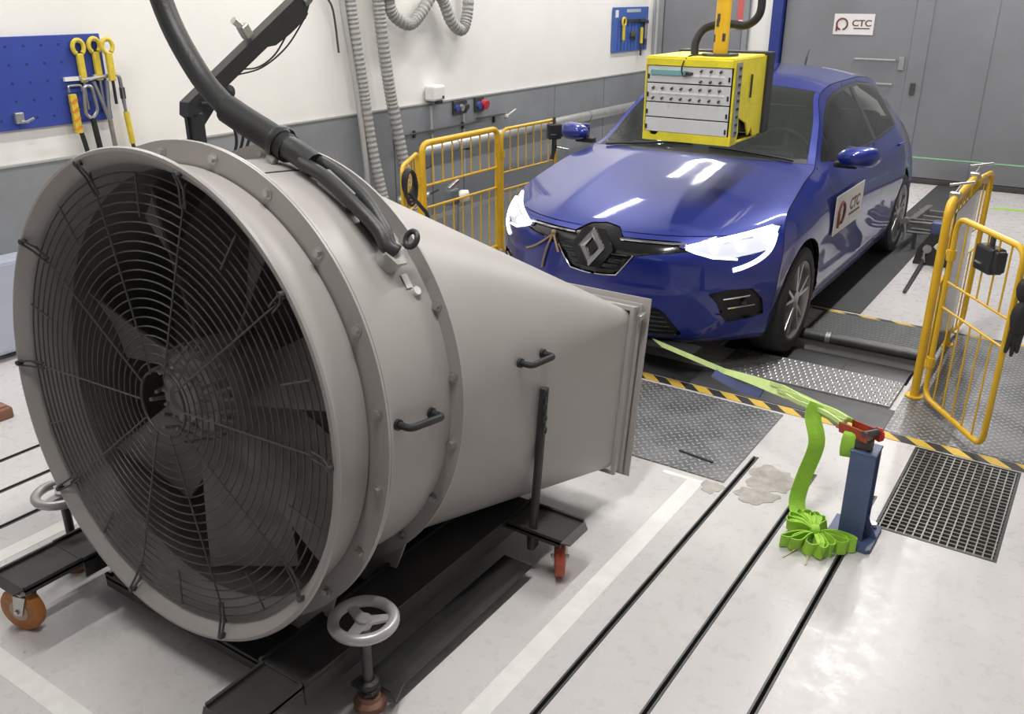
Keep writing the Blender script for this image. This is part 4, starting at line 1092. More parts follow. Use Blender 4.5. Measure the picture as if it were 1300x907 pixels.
# wipers, interior
for x0, x1 in ((-.62, -.02), (.10, .62)):
    pts = []
    for k in range(9):
        x = x0 + (x1 - x0) * k / 8; h = BV.ray_cast(Vector((x, 1.30 + .02 * k * (1 if x0 < 0 else 1) / 8, 2)), Vector((0, 0, -1)))
        pts.append(h[0] + h[1] * .012)
    MB().tube(pts, .008, n=6).build('wiper', M_TRIMBLACK, car)
MB().box((0, 2.5, .24), (1.45, 2.6, .02)).build('cabin_floor', M_TRIMBLACK, car)
m = MB().box((0, 1.62, .90), (1.36, .42, .11), bev=.04); m.box((.36, 1.73, .965), (.34, .20, .06), bev=.02)
m.build('dashboard', M_TRIMBLACK, car)
for x in (-.36, .36):
    s = MB().box((x, 2.36, .50), (.50, .52, .18), bev=.05).build('seat', M_SEAT, car)
    R_ = Matrix.Rotation(-.28, 3, 'X')
    MB().box((x, 2.70, .83), (.48, .14, .62), M=R_, bev=.05).build('seat_back', M_SEAT, s)
    MB().box((x, 2.80, 1.20), (.25, .09, .16), M=R_, bev=.035).build('head_rest', M_SEAT, s)
s = MB().box((0, 3.15, .52), (1.25, .45, .18), bev=.05).build('rear_bench', M_SEAT, car)
MB().box((0, 3.45, .80), (1.22, .14, .55), M=Matrix.Rotation(-.3, 3, 'X'), bev=.05).build('bench_back', M_SEAT, s)
MB().tube([Vector((.36, 1.93, .94)) + Vector((.18 * math.cos(t), .18 * math.sin(t) * -.45, .18 * math.sin(t) * .9)) for t in [2 * PI * k / 32 for k in range(32)]], .014, n=8, closed=True).build('steering_wheel', M_TRIMBLACK, car)
MB().box((0, 1.94, 1.29), (.22, .03, .06), bev=.012).build('rear_view_mirror', M_TRIMBLACK, car)
MB().box((0, 2.1, .20), (1.45, 3.4, .03)).build('underbody', M_PIT, car)
a1 = cast(.02, 1.0)
MB().tube(spline([(0, 3.42, 1.375), (0, 3.46, 1.46), (0, 3.50, 1.50)], 4), [.008] * 4 + [.005] * 5, n=8).build('roof_aerial', M_TRIMBLACK, car)
# brown cord tied on the grille
ck = cast(-.265, .70, out=.012)
t = thing('tied_cord', 'thin brown cord knotted on the car grille above the blower nozzle', 'cord', ck)
MB().lathe([(.0, -.014), (.012, -.008), (.014, 0), (.012, .008), (.0, .014)], ck, (1, 0, .2), n=10).build('knot', M_ROPE, t)
for xs_ in ([(-.268, .69), (-.33, .645), (-.40, .605), (-.46, .58)], [(-.268, .69), (-.29, .63), (-.315, .56), (-.33, .50)], [(-.262, .69), (-.24, .66), (-.215, .61)]):
    MB().tube(spline([cast(x, z, out=.010) for x, z in xs_], 5), .006, n=7).build('cord_tail', M_ROPE, t)
# ================================================================ instrument rack on a yellow boom
rk = thing('instrument_rack', 'yellow cage with white measuring panels hanging above the car bonnet on a pole', 'rack', (.27, .72, 1.20))
X0, X1, Y0, Y1, Z0, Z1 = .035, .505, .50, .95, 1.215, 1.60
cx, cy, cz = (X0 + X1) / 2, (Y0 + Y1) / 2, (Z0 + Z1) / 2
MB().box((cx, cy, Z1 + .006), (X1 - X0 + .01, Y1 - Y0, .012), bev=.003).build('top_plate', M_YELLOWBOX, rk)
MB().box((cx, Y0 - .006, Z1 - .016), (X1 - X0 + .012, .014, .036), bev=.002).build('top_lip', M_YELLOWBOX, rk)
bt = MB().prism([(-.245, 0), (.245, 0), (.245, .045), (-.16, .045), (-.175, .028), (-.205, .028), (-.215, .045), (-.245, .045)], (cx + .01, Y0 + .004, Z0 - .035), (1, 0, 0), (0, 0, 1), .014)
bt.build('bottom_lip', M_YELLOWBOX, rk)
MB().box((cx, cy, Z0 - .03), (X1 - X0 + .01, Y1 - Y0 - .02, .010)).build('bottom_plate', M_YELLOWBOX, rk)
# right cheek plate with ragged cut-outs, left cheek
ck_ = [(0, -.035), (.09, -.035), (.11, .02), (.10, .10), (.22, .06), (.25, .02), (.27, -.01), (.31, .03), (.34, -.02), (.45, -.02), (.45, .39), (0, .39)]
MB().prism(ck_, (X1 + .006, Y0, Z0), (0, 1, 0), (0, 0, 1), .010).build('cheek_plate', M_YELLOWBOX, rk)
MB().prism([(0, -.035), (.45, -.035), (.45, .39), (0, .39)], (X0 - .012, Y0, Z0), (0, 1, 0), (0, 0, 1), .010).build('cheek_plate', M_YELLOWBOX, rk)
MB().box((X1 + .022, Y0 + .04, cz), (.008, .055, .37)).build('rail_strip', mat('rack_grey', (0.32, 0.33, 0.31), .45, .3), rk)
for k in range(9): MB().box((X1 + .027, Y0 + .04, Z0 + .03 + k * .04), (.004, .03, .012)).build('vent_slot', M_BLACK, rk)
MB().box((X1 + .023, Y0 + .23, Z0 + .25), (.006, .018, .12), bev=.002).build('cheek_gap', M_BLACK, rk)
MB().box((cx, Y1 + .05, cz), (X1 - X0 + .06, .10, .43), bev=.006).build('rear_housing', M_BLACK, rk)
MB().box((cx, cy + .03, cz), (X1 - X0 - .02, Y1 - Y0 - .06, Z1 - Z0 - .03)).build('core', M_BLACK, rk)
rows = [(Z1 - .036, .085, 0), (Z1 - .124, .095, 1), (Z1 - .222, .075, 2), (Z1 - .300, .075, 3)]
for zt, h, kind in rows:
    pn = MB().box((cx + .002, Y0 - .004, zt - h / 2), (X1 - X0 - .006, .010, h - .003), bev=.002).build('rack_panel', M_PANEL, rk)
    for sx_ in (X0 + .012, X1 - .010):
        MB().box((sx_, Y0 - .011, zt - h / 2 - .012), (.010, .006, .024), bev=.002).build('panel_latch', M_BLACK, pn)
    if kind in (0, 1):
        n = 8
        MB().box((cx + (0.1 if kind == 0 else 0), Y0 - .0105, zt - h / 2), ((X1 - X0) * (.42 if kind == 0 else .86), .004, .010)).build('label_strip', M_WHITEPLASTIC, pn)
        for k in range(n):
            x = X0 + .045 + (X1 - X0 - .10) * k / (n - 1)
            if kind == 0 and k < 4: continue
            for dz in (.026, -.026):
                if kind == 0 and k == 4: continue
                MB().cyl((x, Y0 - .008, zt - h / 2 + dz), (x, Y0 - .026, zt - h / 2 + dz - .004), .0062, n=8).build('socket', M_DKSTEEL, pn)
    if kind == 0:
        MB().box((X0 + .125, Y0 - .013, zt - .032), (.20, .012, .028), bev=.003).build('connector_strip', M_TEAL, pn)
        MB().cyl((X0 + .225, Y0 - .015, zt - .030), (X0 + .262, Y0 - .018, zt - .034), .008, n=8).build('plug', M_BLACK, pn)
MB().tube(spline([(X0 + .26, Y0 - .018, Z1 - .070), (X0 + .215, Y0 - .026, Z1 - .078), (X0 + .205, Y0 - .024, Z1 - .03), (X0 + .225, Y0 + .02, Z1 + .016), (X0 + .30, Y0 + .12, Z1 + .018)], 6), .004, n=6).build('patch_lead', M_BLACK, rk)
px_, py_ = .36, .68
MB().lathe([(.0, .0), (.095, .0), (.095, .012), (.05, .014)], (px_, py_, Z1 + .012), (0, 0, 1), n=28).build('swivel_disc', M_DKSTEEL, rk)
pole = MB().cyl((px_, py_, Z1 + .024), (px_, py_, CEIL_Z - .005), .038, n=28).build('pole', M_YELLOW, rk)
random.seed(11)
for z, a in ((1.775, -1.9), (1.70, -2.4), (1.705, -.9), (1.80, -1.8)):
    MB().box((px_ + .0382 * math.cos(a), py_ + .0382 * math.sin(a), z), (.004, .016, .038), M=Matrix.Rotation(a, 3, 'Z'), bev=.001).build('paint_chip', M_DKSTEEL, pole)
MB().tube(spline([(.20, .72, 1.60), (.195, .74, 1.68), (.23, .78, 1.745), (.34, .82, 1.765), (.43, .82, 1.76), (.50, .80, 1.80), (.515, .80, 1.88), (.49, .80, 2.05), (.46, .80, 2.6), (.45, .80, CEIL_Z - .01)], 8), .021, n=12).build('black_hose', M_RUBBER, rk)

# ================================================================ yellow gates either side of the car nose
def barrier(sg, where):
    X = sg * 1.60; t = thing('safety_gate', 'yellow tubular safety gate with hinged leaves to the %s of the car nose' % where, 'gate', (X, 1.0, 0), 'yellow gates beside the car')
    ya, yb_, H = .57, 1.44, 1.0; r = .021
    fr = MB().tube(round_path([(X, ya, .006), (X, ya, H), (X, yb_, H), (X, yb_, .006)], .07), r, n=14).build('main_frame', M_YELLOW, t)
    for z in (.72, .57):
        MB().cyl((X, ya + .01, z), (X, yb_ - .01, z), .009, n=8).build('mid_rail', M_YELLOW, t)
    MB().cyl((X, ya + .01, .12), (X, yb_ - .01, .12), .012, n=8).build('bottom_rail', M_YELLOW, t)
    for k in range(7):
        y = ya + (yb_ - ya) * (k + 1) / 8
        MB().cyl((X, y, .72), (X, y, H - .01), .0052, n=6).build('bar', M_YELLOW, t)
        MB().cyl((X, y, .12), (X, y, .57), .0052, n=6).build('bar', M_YELLOW, t)
    if sg > 0: MB().box((X + .028, (ya + yb_) / 2, .55), (.004, yb_ - ya - .09, .80)).build('clear_sheet', GL_PERSPEX, t)
    for y in (ya, yb_):
        MB().lathe([(.0, .0), (.045, .0), (.045, .006), (.0, .006)], (X, y, .005), (0, 0, 1), n=16).build('foot_flange', M_YELLOW, t)
    def leaf(p0, p1, z0, z1, rr, nb, name='leaf'):
        p0 = Vector(p0); p1 = Vector(p1); d = (p1 - p0)
        P = [p0 + V(0, 0, z0), p0 + V(0, 0, z1), p1 + V(0, 0, z1), p1 + V(0, 0, z0)]
        lf = MB().tube(round_path(P, .07, closed=True), rr, n=10, closed=True).build(name, M_YELLOW, t)
        zm1 = z0 + (z1 - z0) * .66; zm2 = z0 + (z1 - z0) * .52
        for z in (zm1, zm2): MB().cyl(p0 + V(0, 0, z), p1 + V(0, 0, z), .006, n=6).build('leaf_rail', M_YELLOW, lf)
        for k in range(nb):
            q = p0 + d * ((k + 1) / (nb + 1))
            MB().cyl(q + V(0, 0, zm1), q + V(0, 0, z1 - .005), .0045, n=6).build('leaf_bar', M_YELLOW, lf)
            MB().cyl(q + V(0, 0, z0 + .005), q + V(0, 0, zm2), .0045, n=6).build('leaf_bar', M_YELLOW, lf)
        for z in (z0 + .18, z1 - .18): MB().cyl(p0 + V(0, 0, z - .025), p0 + V(0, 0, z + .025), rr + .008, n=10).build('hinge', M_YELLOW, lf)
        return lf
    if sg > 0: L1 = leaf((X + .055, .50, 0), (1.975, .055, 0), .05, .955, .0135, 5)
    else: L1 = leaf((X + .02, .50, 0), (-1.33, .05, 0), .05, .955, .0135, 5)
    L2 = leaf((X + sg * .0, 1.50, 0), (X + sg * (.035 if sg > 0 else -.03), 2.22 if sg < 0 else 1.78, 0), .05, .985 if sg < 0 else .97, .0125, 6 if sg < 0 else 3)
    # wing-nut clamps on the top tube
    for y in ((.68, 1.28) if sg > 0 else ()):
        c = MB().box((X, y, H + .022), (.05, .03, .03), bev=.005).build('top_clamp', M_STEEL, t)
        MB().cyl((X, y, H + .03), (X + .02, y + .01, H + .075), .006, n=8).build('clamp_stem', M_STEEL, c)
        MB().cyl((X - .03, y - .02, H + .07), (X + .07, y + .04, H + .085), .006, n=8).build('clamp_wing', M_ZINC, c)
    return t
barrier(1, 'right'); barrier(-1, 'left')
def sensor(name, label, c, size, rot):
    c = Vector(c); R = Matrix.Rotation(rot, 3, 'Z'); t = thing(name, label, 'sensor', c - V(0, 0, size[2] / 2))
    MB().box(c, size, M=R, bev=.012).build('case', M_BLACK, t)
    MB().box(c + R @ Vector((size[0] * .5 + .012, 0, .005)), (.03, size[1] * .7, size[2] * .8), M=R, bev=.008).build('side_pod', M_BLACK, t)
    MB().cyl(c + R @ Vector((0, 0, size[2] / 2)), c + R @ Vector((0, 0, size[2] / 2 + .05)), .012, n=10).build('hanger', M_DKSTEEL, t)
    MB().box(c + R @ Vector((-.02, -size[1] / 2 - .003, -.02)), (size[0] * .4, .006, .006), M=R).build('label_mark', M_ZINC, t)
    return t
lr = math.atan2(.055 - .50, 1.975 - 1.655)
sensor('sensor_box', 'black sensor box hanging inside the right yellow gate leaf', (1.835, .255, .845), (.135, .07, .115), lr)
sensor('sensor_box', 'black sensor box clamped to the far end of the left gate', (-1.55, 2.16, .90), (.11, .07, .12), .9)
t = thing('sensor_bracket', 'black ball-joint bracket hanging below the left sensor box', 'bracket', (-1.55, 2.16, .66))
MB().tube([(-1.55, 2.16, .838), (-1.545, 2.16, .78), (-1.55, 2.15, .72), (-1.555, 2.14, .68)], [.016, .022, .014, .02], n=8).build('arm', M_BLACK, t)
MB().cyl((-1.56, 2.15, .78), (-1.47, 2.26, .75), .008, n=8).build('lever', M_ZINC, t)
# black gloves hanging on the end of the right leaf
t = thing('hanging_gloves', 'pair of black work gloves hooked over the end of the right gate leaf', 'gloves', (2.0, .03, .35))
def lump(c, r, parent, name, M=None):
    m = MB(); n1, n2 = 14, 8; vs = []
    for i in range(n2 + 1):
        ph = -PI / 2 + PI * i / n2
        for j in range(n1):
            th = 2 * PI * j / n1; k = 1 + .10 * math.sin(3 * th + i) * math.cos(ph)
            vs.append(Vector(c) + Vector((r[0] * math.cos(ph) * math.cos(th) * k, r[1] * math.cos(ph) * math.sin(th) * k, r[2] * math.sin(ph))))
    m.add(vs, [(i * n1 + j, i * n1 + (j + 1) % n1, (i + 1) * n1 + (j + 1) % n1, (i + 1) * n1 + j) for i in range(n2) for j in range(n1)], True)
    return m.build(name, M_RUBBER, parent)
lump((2.005, .035, .79), (.030, .030, .055), t, 'cuff'); lump((2.010, .03, .67), (.034, .030, .080), t, 'palm')
for dx, dz in ((-.012, 0), (.006, -.012), (.020, .008)):
    MB().tube(spline([(2.008 + dx, .03, .63), (2.004 + dx, .035, .57), (2.0 + dx * 1.3, .04, .51 + dz)], 4), [.013, .013, .013, .012, .012, .011, .010, .009, .006], n=8).build('finger', M_RUBBER, t)
lump((2.035, .02, .655), (.02, .02, .05), t, 'thumb')

# ================================================================ blue anchor column, ratchet and webbing
ax_, ay_ = 1.668, -.90
t = thing('anchor_column', 'short steel-blue anchor column bolted to the floor slot, holding the strap ratchet', 'column', (ax_, ay_, 0))
MB().prism([(-.085, -.10), (.075, -.10), (.085, -.09), (.085, .10), (-.085, .10)], (ax_, ay_, .0015), (1, 0, 0), (0, 1, 0), .016).build('base_plate', M_BLUEPOST, t)
c = MB(); c.box((ax_, ay_ - .045, .195), (.088, .010, .36)); c.box((ax_, ay_ + .045, .195), (.088, .010, .36)); c.box((ax_ - .028, ay_, .195), (.012, .082, .36)); c.box((ax_ + .028, ay_, .195), (.012, .082, .36))
c.build('column_shaft', M_BLUEPOST, t)
MB().box((ax_, ay_, .374), (.094, .104, .010), bev=.003).build('cap_plate', M_BLUEPOST, t)
MB().prism([(0, 0), (.045, 0), (0, .09)], (ax_ + .043, ay_ + .004, .0175), (1, 0, 0), (0, 0, 1), .008).build('gusset', M_BLUEPOST, t)
for dx, dy in ((-.055, -.075), (.055, .078)): MB().cyl((ax_ + dx, ay_ + dy, .0175), (ax_ + dx, ay_ + dy, .034), .016, n=6, smooth=False).build('anchor_bolt', M_STEEL, t)
MB().box((ax_ - .01, ay_ - .01, .400), (.06, .05, .042), bev=.006).build('shackle', mat('shackle_brown', (0.085, 0.07, 0.055), .5, .4, var=.3), t)
r0 = Vector((1.655, -.905, .435))
t = thing('strap_ratchet', 'red strap ratchet at the top of the blue column', 'ratchet', r0 - V(0, 0, .02))
d = (Vector((.30, .12, .18)) - Vector((1.62, -.86, .44))).normalized()
RM = frameM((0, 0, 0), d, Vector((0, 0, 1)).cross(d).normalized(), d.cross(Vector((0, 0, 1)).cross(d).normalized())).to_3x3()
for e in (-1, 1):
    pr = MB().box(r0 + RM @ Vector((.03, e * .030, .0)), (.15, .005, .040), M=RM, bev=.002); pr.build('cheek', mat('ratchet_red', (0.42, 0.06, 0.03), .45, .2, var=.3, vscale=30), t)
MB().cyl(r0 + RM @ Vector((-.03, -.034, .01)), r0 + RM @ Vector((-.03, .034, .01)), .013, n=14).build('spindle', M_DKSTEEL, t)
MB().cyl(r0 + RM @ Vector((-.03, -.038, .0)), r0 + RM @ Vector((-.03, -.030, .0)), .027, n=10, smooth=False).build('toothed_wheel', M_REDPLASTIC, t)
MB().box(r0 + RM @ Vector((.085, 0, -.008)), (.10, .046, .010), M=RM, bev=.003).build('handle', mat('ratchet_orange', (0.50, 0.16, 0.04), .45, .2, var=.3, vscale=30), t)
st = thing('tension_strap', 'pale lime webbing strap stretched from the car nose to the ratchet', 'strap', (.30, .12, .18))
S0 = Vector((.30, .14, .175)); S1 = r0 + RM @ Vector((.10, 0, .012)); dv = S1 - S0
wd = Vector((.25, .20, 1)).normalized()
MB().ribbon([S0 + dv * (k / 10 * .50) for k in range(11)], wd, .024, .004).build('tight_webbing', M_LIME, st)
sag = [S0 + dv * (.48 + .52 * k / 12) + V(0, 0, .018 * math.sin(PI * k / 12)) for k in range(13)]
MB().ribbon(sag, Vector((.35, .45, .85)), [.026 + .020 * min(1, k / 5) for k in range(13)], .006).build('slack_webbing', M_LIME, st)
for e in (-1.0, -.5, .0, .5, 1.0):
    MB().ribbon([p + V(.014 * e, .020 * e, .014 - .010 * abs(e) + .006 * math.sin(i_ * 1.3 + 3 * e)) for i_, p in enumerate(sag[5 + int(2 * abs(e)):])], Vector((.3 * e, .3, 1)), .016, .007).build('webbing_fold', M_GREEN if e > .5 else M_LIME, st)
lo_ = [S0 + dv * (.44 + .24 * k / 8) + V(-.012, -.015, -.022 - .012 * math.sin(PI * k / 8)) for k in range(9)]
MB().ribbon(lo_, Vector((.4, .5, .8)), .040, .006).build('protective_sleeve', M_NAVY, st)
lg = thing('webbing_bundle', 'bright green webbing tail tied in a bow on the floor beside the blue column', 'strap', (1.555, -1.02, 0))
hang = spline([S1 + V(-.13, .07, .015), S1 + V(-.135, .045, -.03), (1.475, -.835, .31), (1.455, -.865, .18), (1.448, -.90, .09), (1.47, -.94, .055), (1.52, -.99, .060)], 6)
MB().ribbon(hang, Vector((.83, .56, .0)), .064, .003).build('hanging_tail', M_GREEN, lg)
lpp = [r0 + V(-.045, -.012, -.02) + Vector((.004 * math.cos(a), .020 * math.cos(a), .048 * math.sin(a) - .035)) for a in [2 * PI * k / 24 for k in range(25)]]
MB().ribbon(lpp, Vector((1, .15, 0)), .048, .003).build('webbing_roll', M_GREEN, lg)
bc_ = Vector((1.56, -1.03, .045))
random.seed(5)
loops = [(52, .095), (68, .112), (84, .122), (100, .126), (118, .122), (136, .112), (192, .135), (206, .115), (243, .10), (266, .112), (288, .10), (322, .12), (336, .145)]
for q_, (a_, ln) in enumerate(loops):
    a_ = math.radians(a_ + 34); dd = Vector((math.cos(a_), math.sin(a_), 0)); sd = Vector((-dd.y, dd.x, 0)); w_ = .015 + .003 * (q_ % 3)
    c_ = bc_ + V(0, 0, -.010 + (.012 if q_ < 6 else 0))
    pts = [c_ + dd * .006 + sd * .003, c_ + dd * ln * .40 + sd * w_ * .75 + V(0, 0, .012), c_ + dd * ln * .80 + sd * w_ * 1.15, c_ + dd * ln + V(0, 0, -.004),
           c_ + dd * ln * .80 - sd * w_ * 1.15 - V(0, 0, .004), c_ + dd * ln * .40 - sd * w_ * .75 + V(0, 0, .006), c_ + dd * .006 - sd * .003]
    P = spline(pts, 5); ws = [.026 + .026 * math.sin(PI * k / (len(P) - 1)) for k in range(len(P))]
    MB().ribbon(P, V(0, 0, 1) + sd * .25, ws, .004).build('webbing_loop', M_GREEN, lg)
    top = [c_ + dd * ln * f_ + V(0, 0, .030 * math.sin(PI * f_) ** .5 - .004) for f_ in (.04, .25, .5, .75, .93)]
    if q_ in (1, 3, 5, 9): MB().ribbon(top, sd, [.010, w_ * 1.5, w_ * 2.1, w_ * 1.9, w_ * .9], .003).build('webbing_fold', M_GREEN, lg)
MB().lathe([(.0, -.02), (.020, -.014), (.024, 0), (.020, .014), (.0, .02)], bc_ + V(0, 0, .01), (1, .5, .1), n=12).build('bow_knot', M_GREEN, lg)
for e in (-.012, .016): MB().ribbon(spline([bc_ + V(e, -.02, -.02), bc_ + V(e * 2 - .02, -.10, -.038), bc_ + V(e * 3 - .03, -.16, -.0425)], 4), Vector((1, .1, 0)), .006, .002).build('loose_end', mat('faded_webbing', (0.55, 0.52, 0.36), .7), lg)

# ================================================================ wheel restraint and small blue winch by the rear wheel
t = thing('wheel_restraint', 'grey steel restraint frame beside the rear wheel of the car', 'frame', (1.0, 3.85, 0))
for z in (.14, .22):
    MB().tube(round_path([(.91, 3.56, z), (1.12, 3.58, z), (1.12, 3.70, z), (.91, 3.68, z)], .02), .010, n=8).build('loop_bar', M_DKSTEEL, t)
for y in (3.8, 4.05, 4.28): MB().box((1.02, y, .16), (.28, .03, .05), bev=.004).build('cross_bar', mat('restraint_grey', (0.17, 0.16, 0.155), .5, .3, var=.2), t)
MB().box((.93, 3.98, .17), (.05, .86, .07), M=Matrix.Rotation(-.04, 3, 'Z'), bev=.006).build('long_beam', mat('restraint_grey', (0.17, 0.16, 0.155), .5, .3), t)
for y in (3.58, 4.30): MB().box((1.0, y, .07), (.03, .03, .13)).build('leg', M_DKSTEEL, t)
MB().cyl((.915, 3.52, .23), (.915, 3.58, .23), .028, n=14).build('clamp_knob', M_STEEL, t)
MB().tube([(.92, 3.50, .21), (.935, 3.49, .13), (.925, 3.50, .09)], .012, n=8).build('hook', M_ZINC, t)
t = thing('floor_winch', 'small blue and black winch with a steel lever on the floor by the rear wheel', 'winch', (1.20, 3.12, 0))
MB().prism([(-.13, 0), (.13, 0), (.10, .17), (.04, .24), (-.04, .24), (-.11, .12)], (1.21, 3.16, .003), (1, 0, 0), (0, 0, 1), .012).build('side_plate', M_CARTBLACK, t)
MB().prism([(-.13, 0), (.13, 0), (.10, .17), (.04, .24), (-.04, .24), (-.11, .12)], (1.21, 3.30, .003), (1, 0, 0), (0, 0, 1), .012).build('side_plate', M_CARTBLACK, t)
MB().cyl((1.17, 3.15, .13), (1.17, 3.29, .13), .055, n=20).build('winch_drum', M_RUBBER, t)
MB().cyl((1.17, 3.13, .13), (1.17, 3.142, .13), .032, n=16).build('drum_cap', M_STEEL, t)
MB().box((1.22, 3.24, .275), (.12, .12, .10), bev=.012).build('motor', M_BLUEPOST, t)
MB().box((1.255, 3.125, .155), (.07, .05, .05), M=Matrix.Rotation(.7, 3, 'Y'), bev=.006).build('white_tag', M_WHITEPLASTIC, t)
MB().tube([(1.155, 3.13, .10), (1.15, 3.12, .06), (1.165, 3.12, .03), (1.15, 3.125, .10)], .009, n=8).build('hook', M_ZINC, t)
MB().cyl((1.155, 3.13, .04), (1.19, 2.33, .012), .012, n=8).build('lever', M_DKSTEEL, t)

# green cord in front of the rear gate
gc_ = MB().tube([(.25, 6.30, .30), (1.2, 6.30, .305), (2.6, 6.30, .31)], .006, n=6).build('guide_cord', M_GREENCORD)
tag(gc_, 'thin green cord stretched low in front of the rear gate', 'cord')
for x in (.25, 2.6): MB().cyl((x, 6.30, .003), (x, 6.30, .32), .010, n=8).build('cord_peg', M_DKSTEEL, gc_)

# ================================================================ left wall: tool board, hoses, boxes
XW = XL + .022
def board(name, label, y0, y1, z0, z1, material, x=XL):
    t = MB().box((x + .018, (y0 + y1) / 2, (z0 + z1) / 2), (.018, y1 - y0, z1 - z0), bev=.003).build(name, material); tag(t, label, 'tool board'); return t
bd1 = board('tool_board', 'dark blue perforated tool board on the white wall behind the blower', -2.6, -.79, 1.215, 1.70, M_BOARD)
hole = mesh_only(MB().cyl((0, 0, 0), (.002, 0, 0), .008, n=6), 'peg_hole', mat('peg_dark', (0.015, 0.025, 0.12), .6))
for iy in range(12):
    for iz in range(5): place(hole, 'peg_hole', bd1, Matrix.Translation((XL + .0265, -1.95 + iy * .10, 1.27 + iz * .095)))
def ring_spanner(name, label, y, z, L, mt, head=.034, shaft=M_STEEL, x=XL + .045):
    t = thing(name, label, 'spanner', (x, y, z - L))
    MB().tube([(x, y + head * math.cos(a), z - head + head * 1.15 * math.sin(a)) for a in [PI * (-.32) + 2 * PI * .82 * k / 18 for k in range(19)]], .013, n=8).build('ring', mt, t)
    MB().box((x, y, z - head * 2 - .08), (.024, .040, .16), bev=.006).build('grip', mt, t)
    MB().cyl((x, y, z - head * 2 - .16), (x, y, z - L), .009, n=8).build('shaft', shaft, t)
    MB().cyl((x - .02, y, z - .006), (x + .012, y, z - .006), .005, n=6).build('hanger', M_ZINC, t)
    return t
ring_spanner('ring_wrench', 'yellow ring wrench on the dark blue board, leftmost of three', -.945, 1.665, .38, M_TOOLYEL)
ring_spanner('ring_wrench', 'yellow ring wrench on the dark blue board, middle one of three', -.845, 1.67, .40, M_TOOLYEL)
ring_spanner('ring_wrench', 'yellow ring wrench with black shaft at the dark blue board edge', -.785, 1.665, .36, M_TOOLYEL, shaft=M_RUBBER, x=XL + .08)
x = XL + .05
t = thing('hook_bar', 'steel hook bar with sliding latch on the lower edge of the dark blue board', 'hook', (x, -.80, 1.45))
MB().tube(round_path([(x, -.96, 1.452), (x, -.72, 1.470), (x, -.715, 1.30)], .03), .012, n=8).build('bar', M_STEEL, t)
MB().box((x, -.715, 1.36), (.022, .03, .07), bev=.006).build('latch', M_DKSTEEL, t)
for y in (-.95, -.86): MB().box((x - .008, y, 1.462), (.026, .05, .03), bev=.004).build('bracket', M_ZINC, t)
t = thing('ratchet_tie', 'yellow and red striped ratchet tie hanging on the dark blue board', 'strap', (x, -1.02, 1.10))
MB().box((x, -1.035, 1.27), (.024, .042, .22), M=Matrix.Rotation(.0, 3, 'X'), bev=.004).build('grip', M_TOOLYEL, t)
for k in range(4): MB().box((x + .001, -1.035, 1.19 + k * .05), (.026, .044, .016), M=Matrix.Rotation(.5, 3, 'X')).build('red_band', M_TOOLORG, t)
MB().tube([(x, -1.02, 1.16), (x, -1.01, 1.10), (x, -1.0, 1.03)], .014, n=8).build('tail', M_RUBBER, t)
MB().tube(round_path([(x, -1.05, 1.39), (x, -1.05, 1.425), (x, -.97, 1.425), (x, -.97, 1.39)], .01), .006, n=6).build('hanger', M_ZINC, t)
MB().box((x - .012, -1.01, 1.462), (.02, .10, .022)).build('clip', M_WHITEPLASTIC, t)
t = thing('snap_hook', 'steel snap hook with long black strap hanging on the dark blue board', 'hook', (x + .02, -.955, .95))
MB().tube(round_path([(x + .02, -.985, 1.26), (x + .02, -.97, 1.42), (x + .02, -.92, 1.42), (x + .02, -.905, 1.28), (x + .02, -.945, 1.235)], .025, closed=True), .010, n=8, closed=True).build('hook', M_STEEL, t)
MB().tube([(x + .02, -.945, 1.235), (x + .02, -.935, 1.1), (x + .02, -.92, .93)], .017, n=8).build('strap', M_RUBBER, t)
t = thing('lifting_sling', 'grey forked lifting sling hanging from the dark blue board', 'sling', (x + .015, -.83, .95))
for y in (-.90, -.815): MB().cyl((x + .015, y, 1.44), (x + .015, -.845 + .01, 1.21), .011, n=8).build('branch', M_STEEL, t)
MB().cyl((x + .015, -.835, 1.215), (x + .015, -.825, .96), .014, n=8).build('stem', mat('sling_brown', (0.25, 0.23, 0.21), .6, var=.3, vscale=40), t)
t = thing('yellow_turnbuckle', 'narrow yellow turnbuckle hanging below the steel hook bar', 'turnbuckle', (x, -.71, .93))
MB().cyl((x, -.715, 1.30), (x, -.712, 1.25), .010, n=8).build('eye', M_STEEL, t)
MB().cyl((x, -.712, 1.25), (x, -.70, 1.06), .017, n=8).build('body', M_TOOLYEL, t)
MB().cyl((x, -.70, 1.06), (x, -.692, .94), .012, n=8).build('rod', M_DKSTEEL, t)
t = thing('wall_hook', 'small steel hook at the lower left of the dark blue board', 'hook', (x, -1.36, 1.25))
MB().tube([(x - .02, -1.36, 1.26), (x + .03, -1.34, 1.26), (x + .03, -1.30, 1.275)], .008, n=6).build('hook', M_ZINC, t)
MB().box((x - .01, -1.36, 1.28), (.03, .05, .06), bev=.006).build('plate', M_ZINC, t)
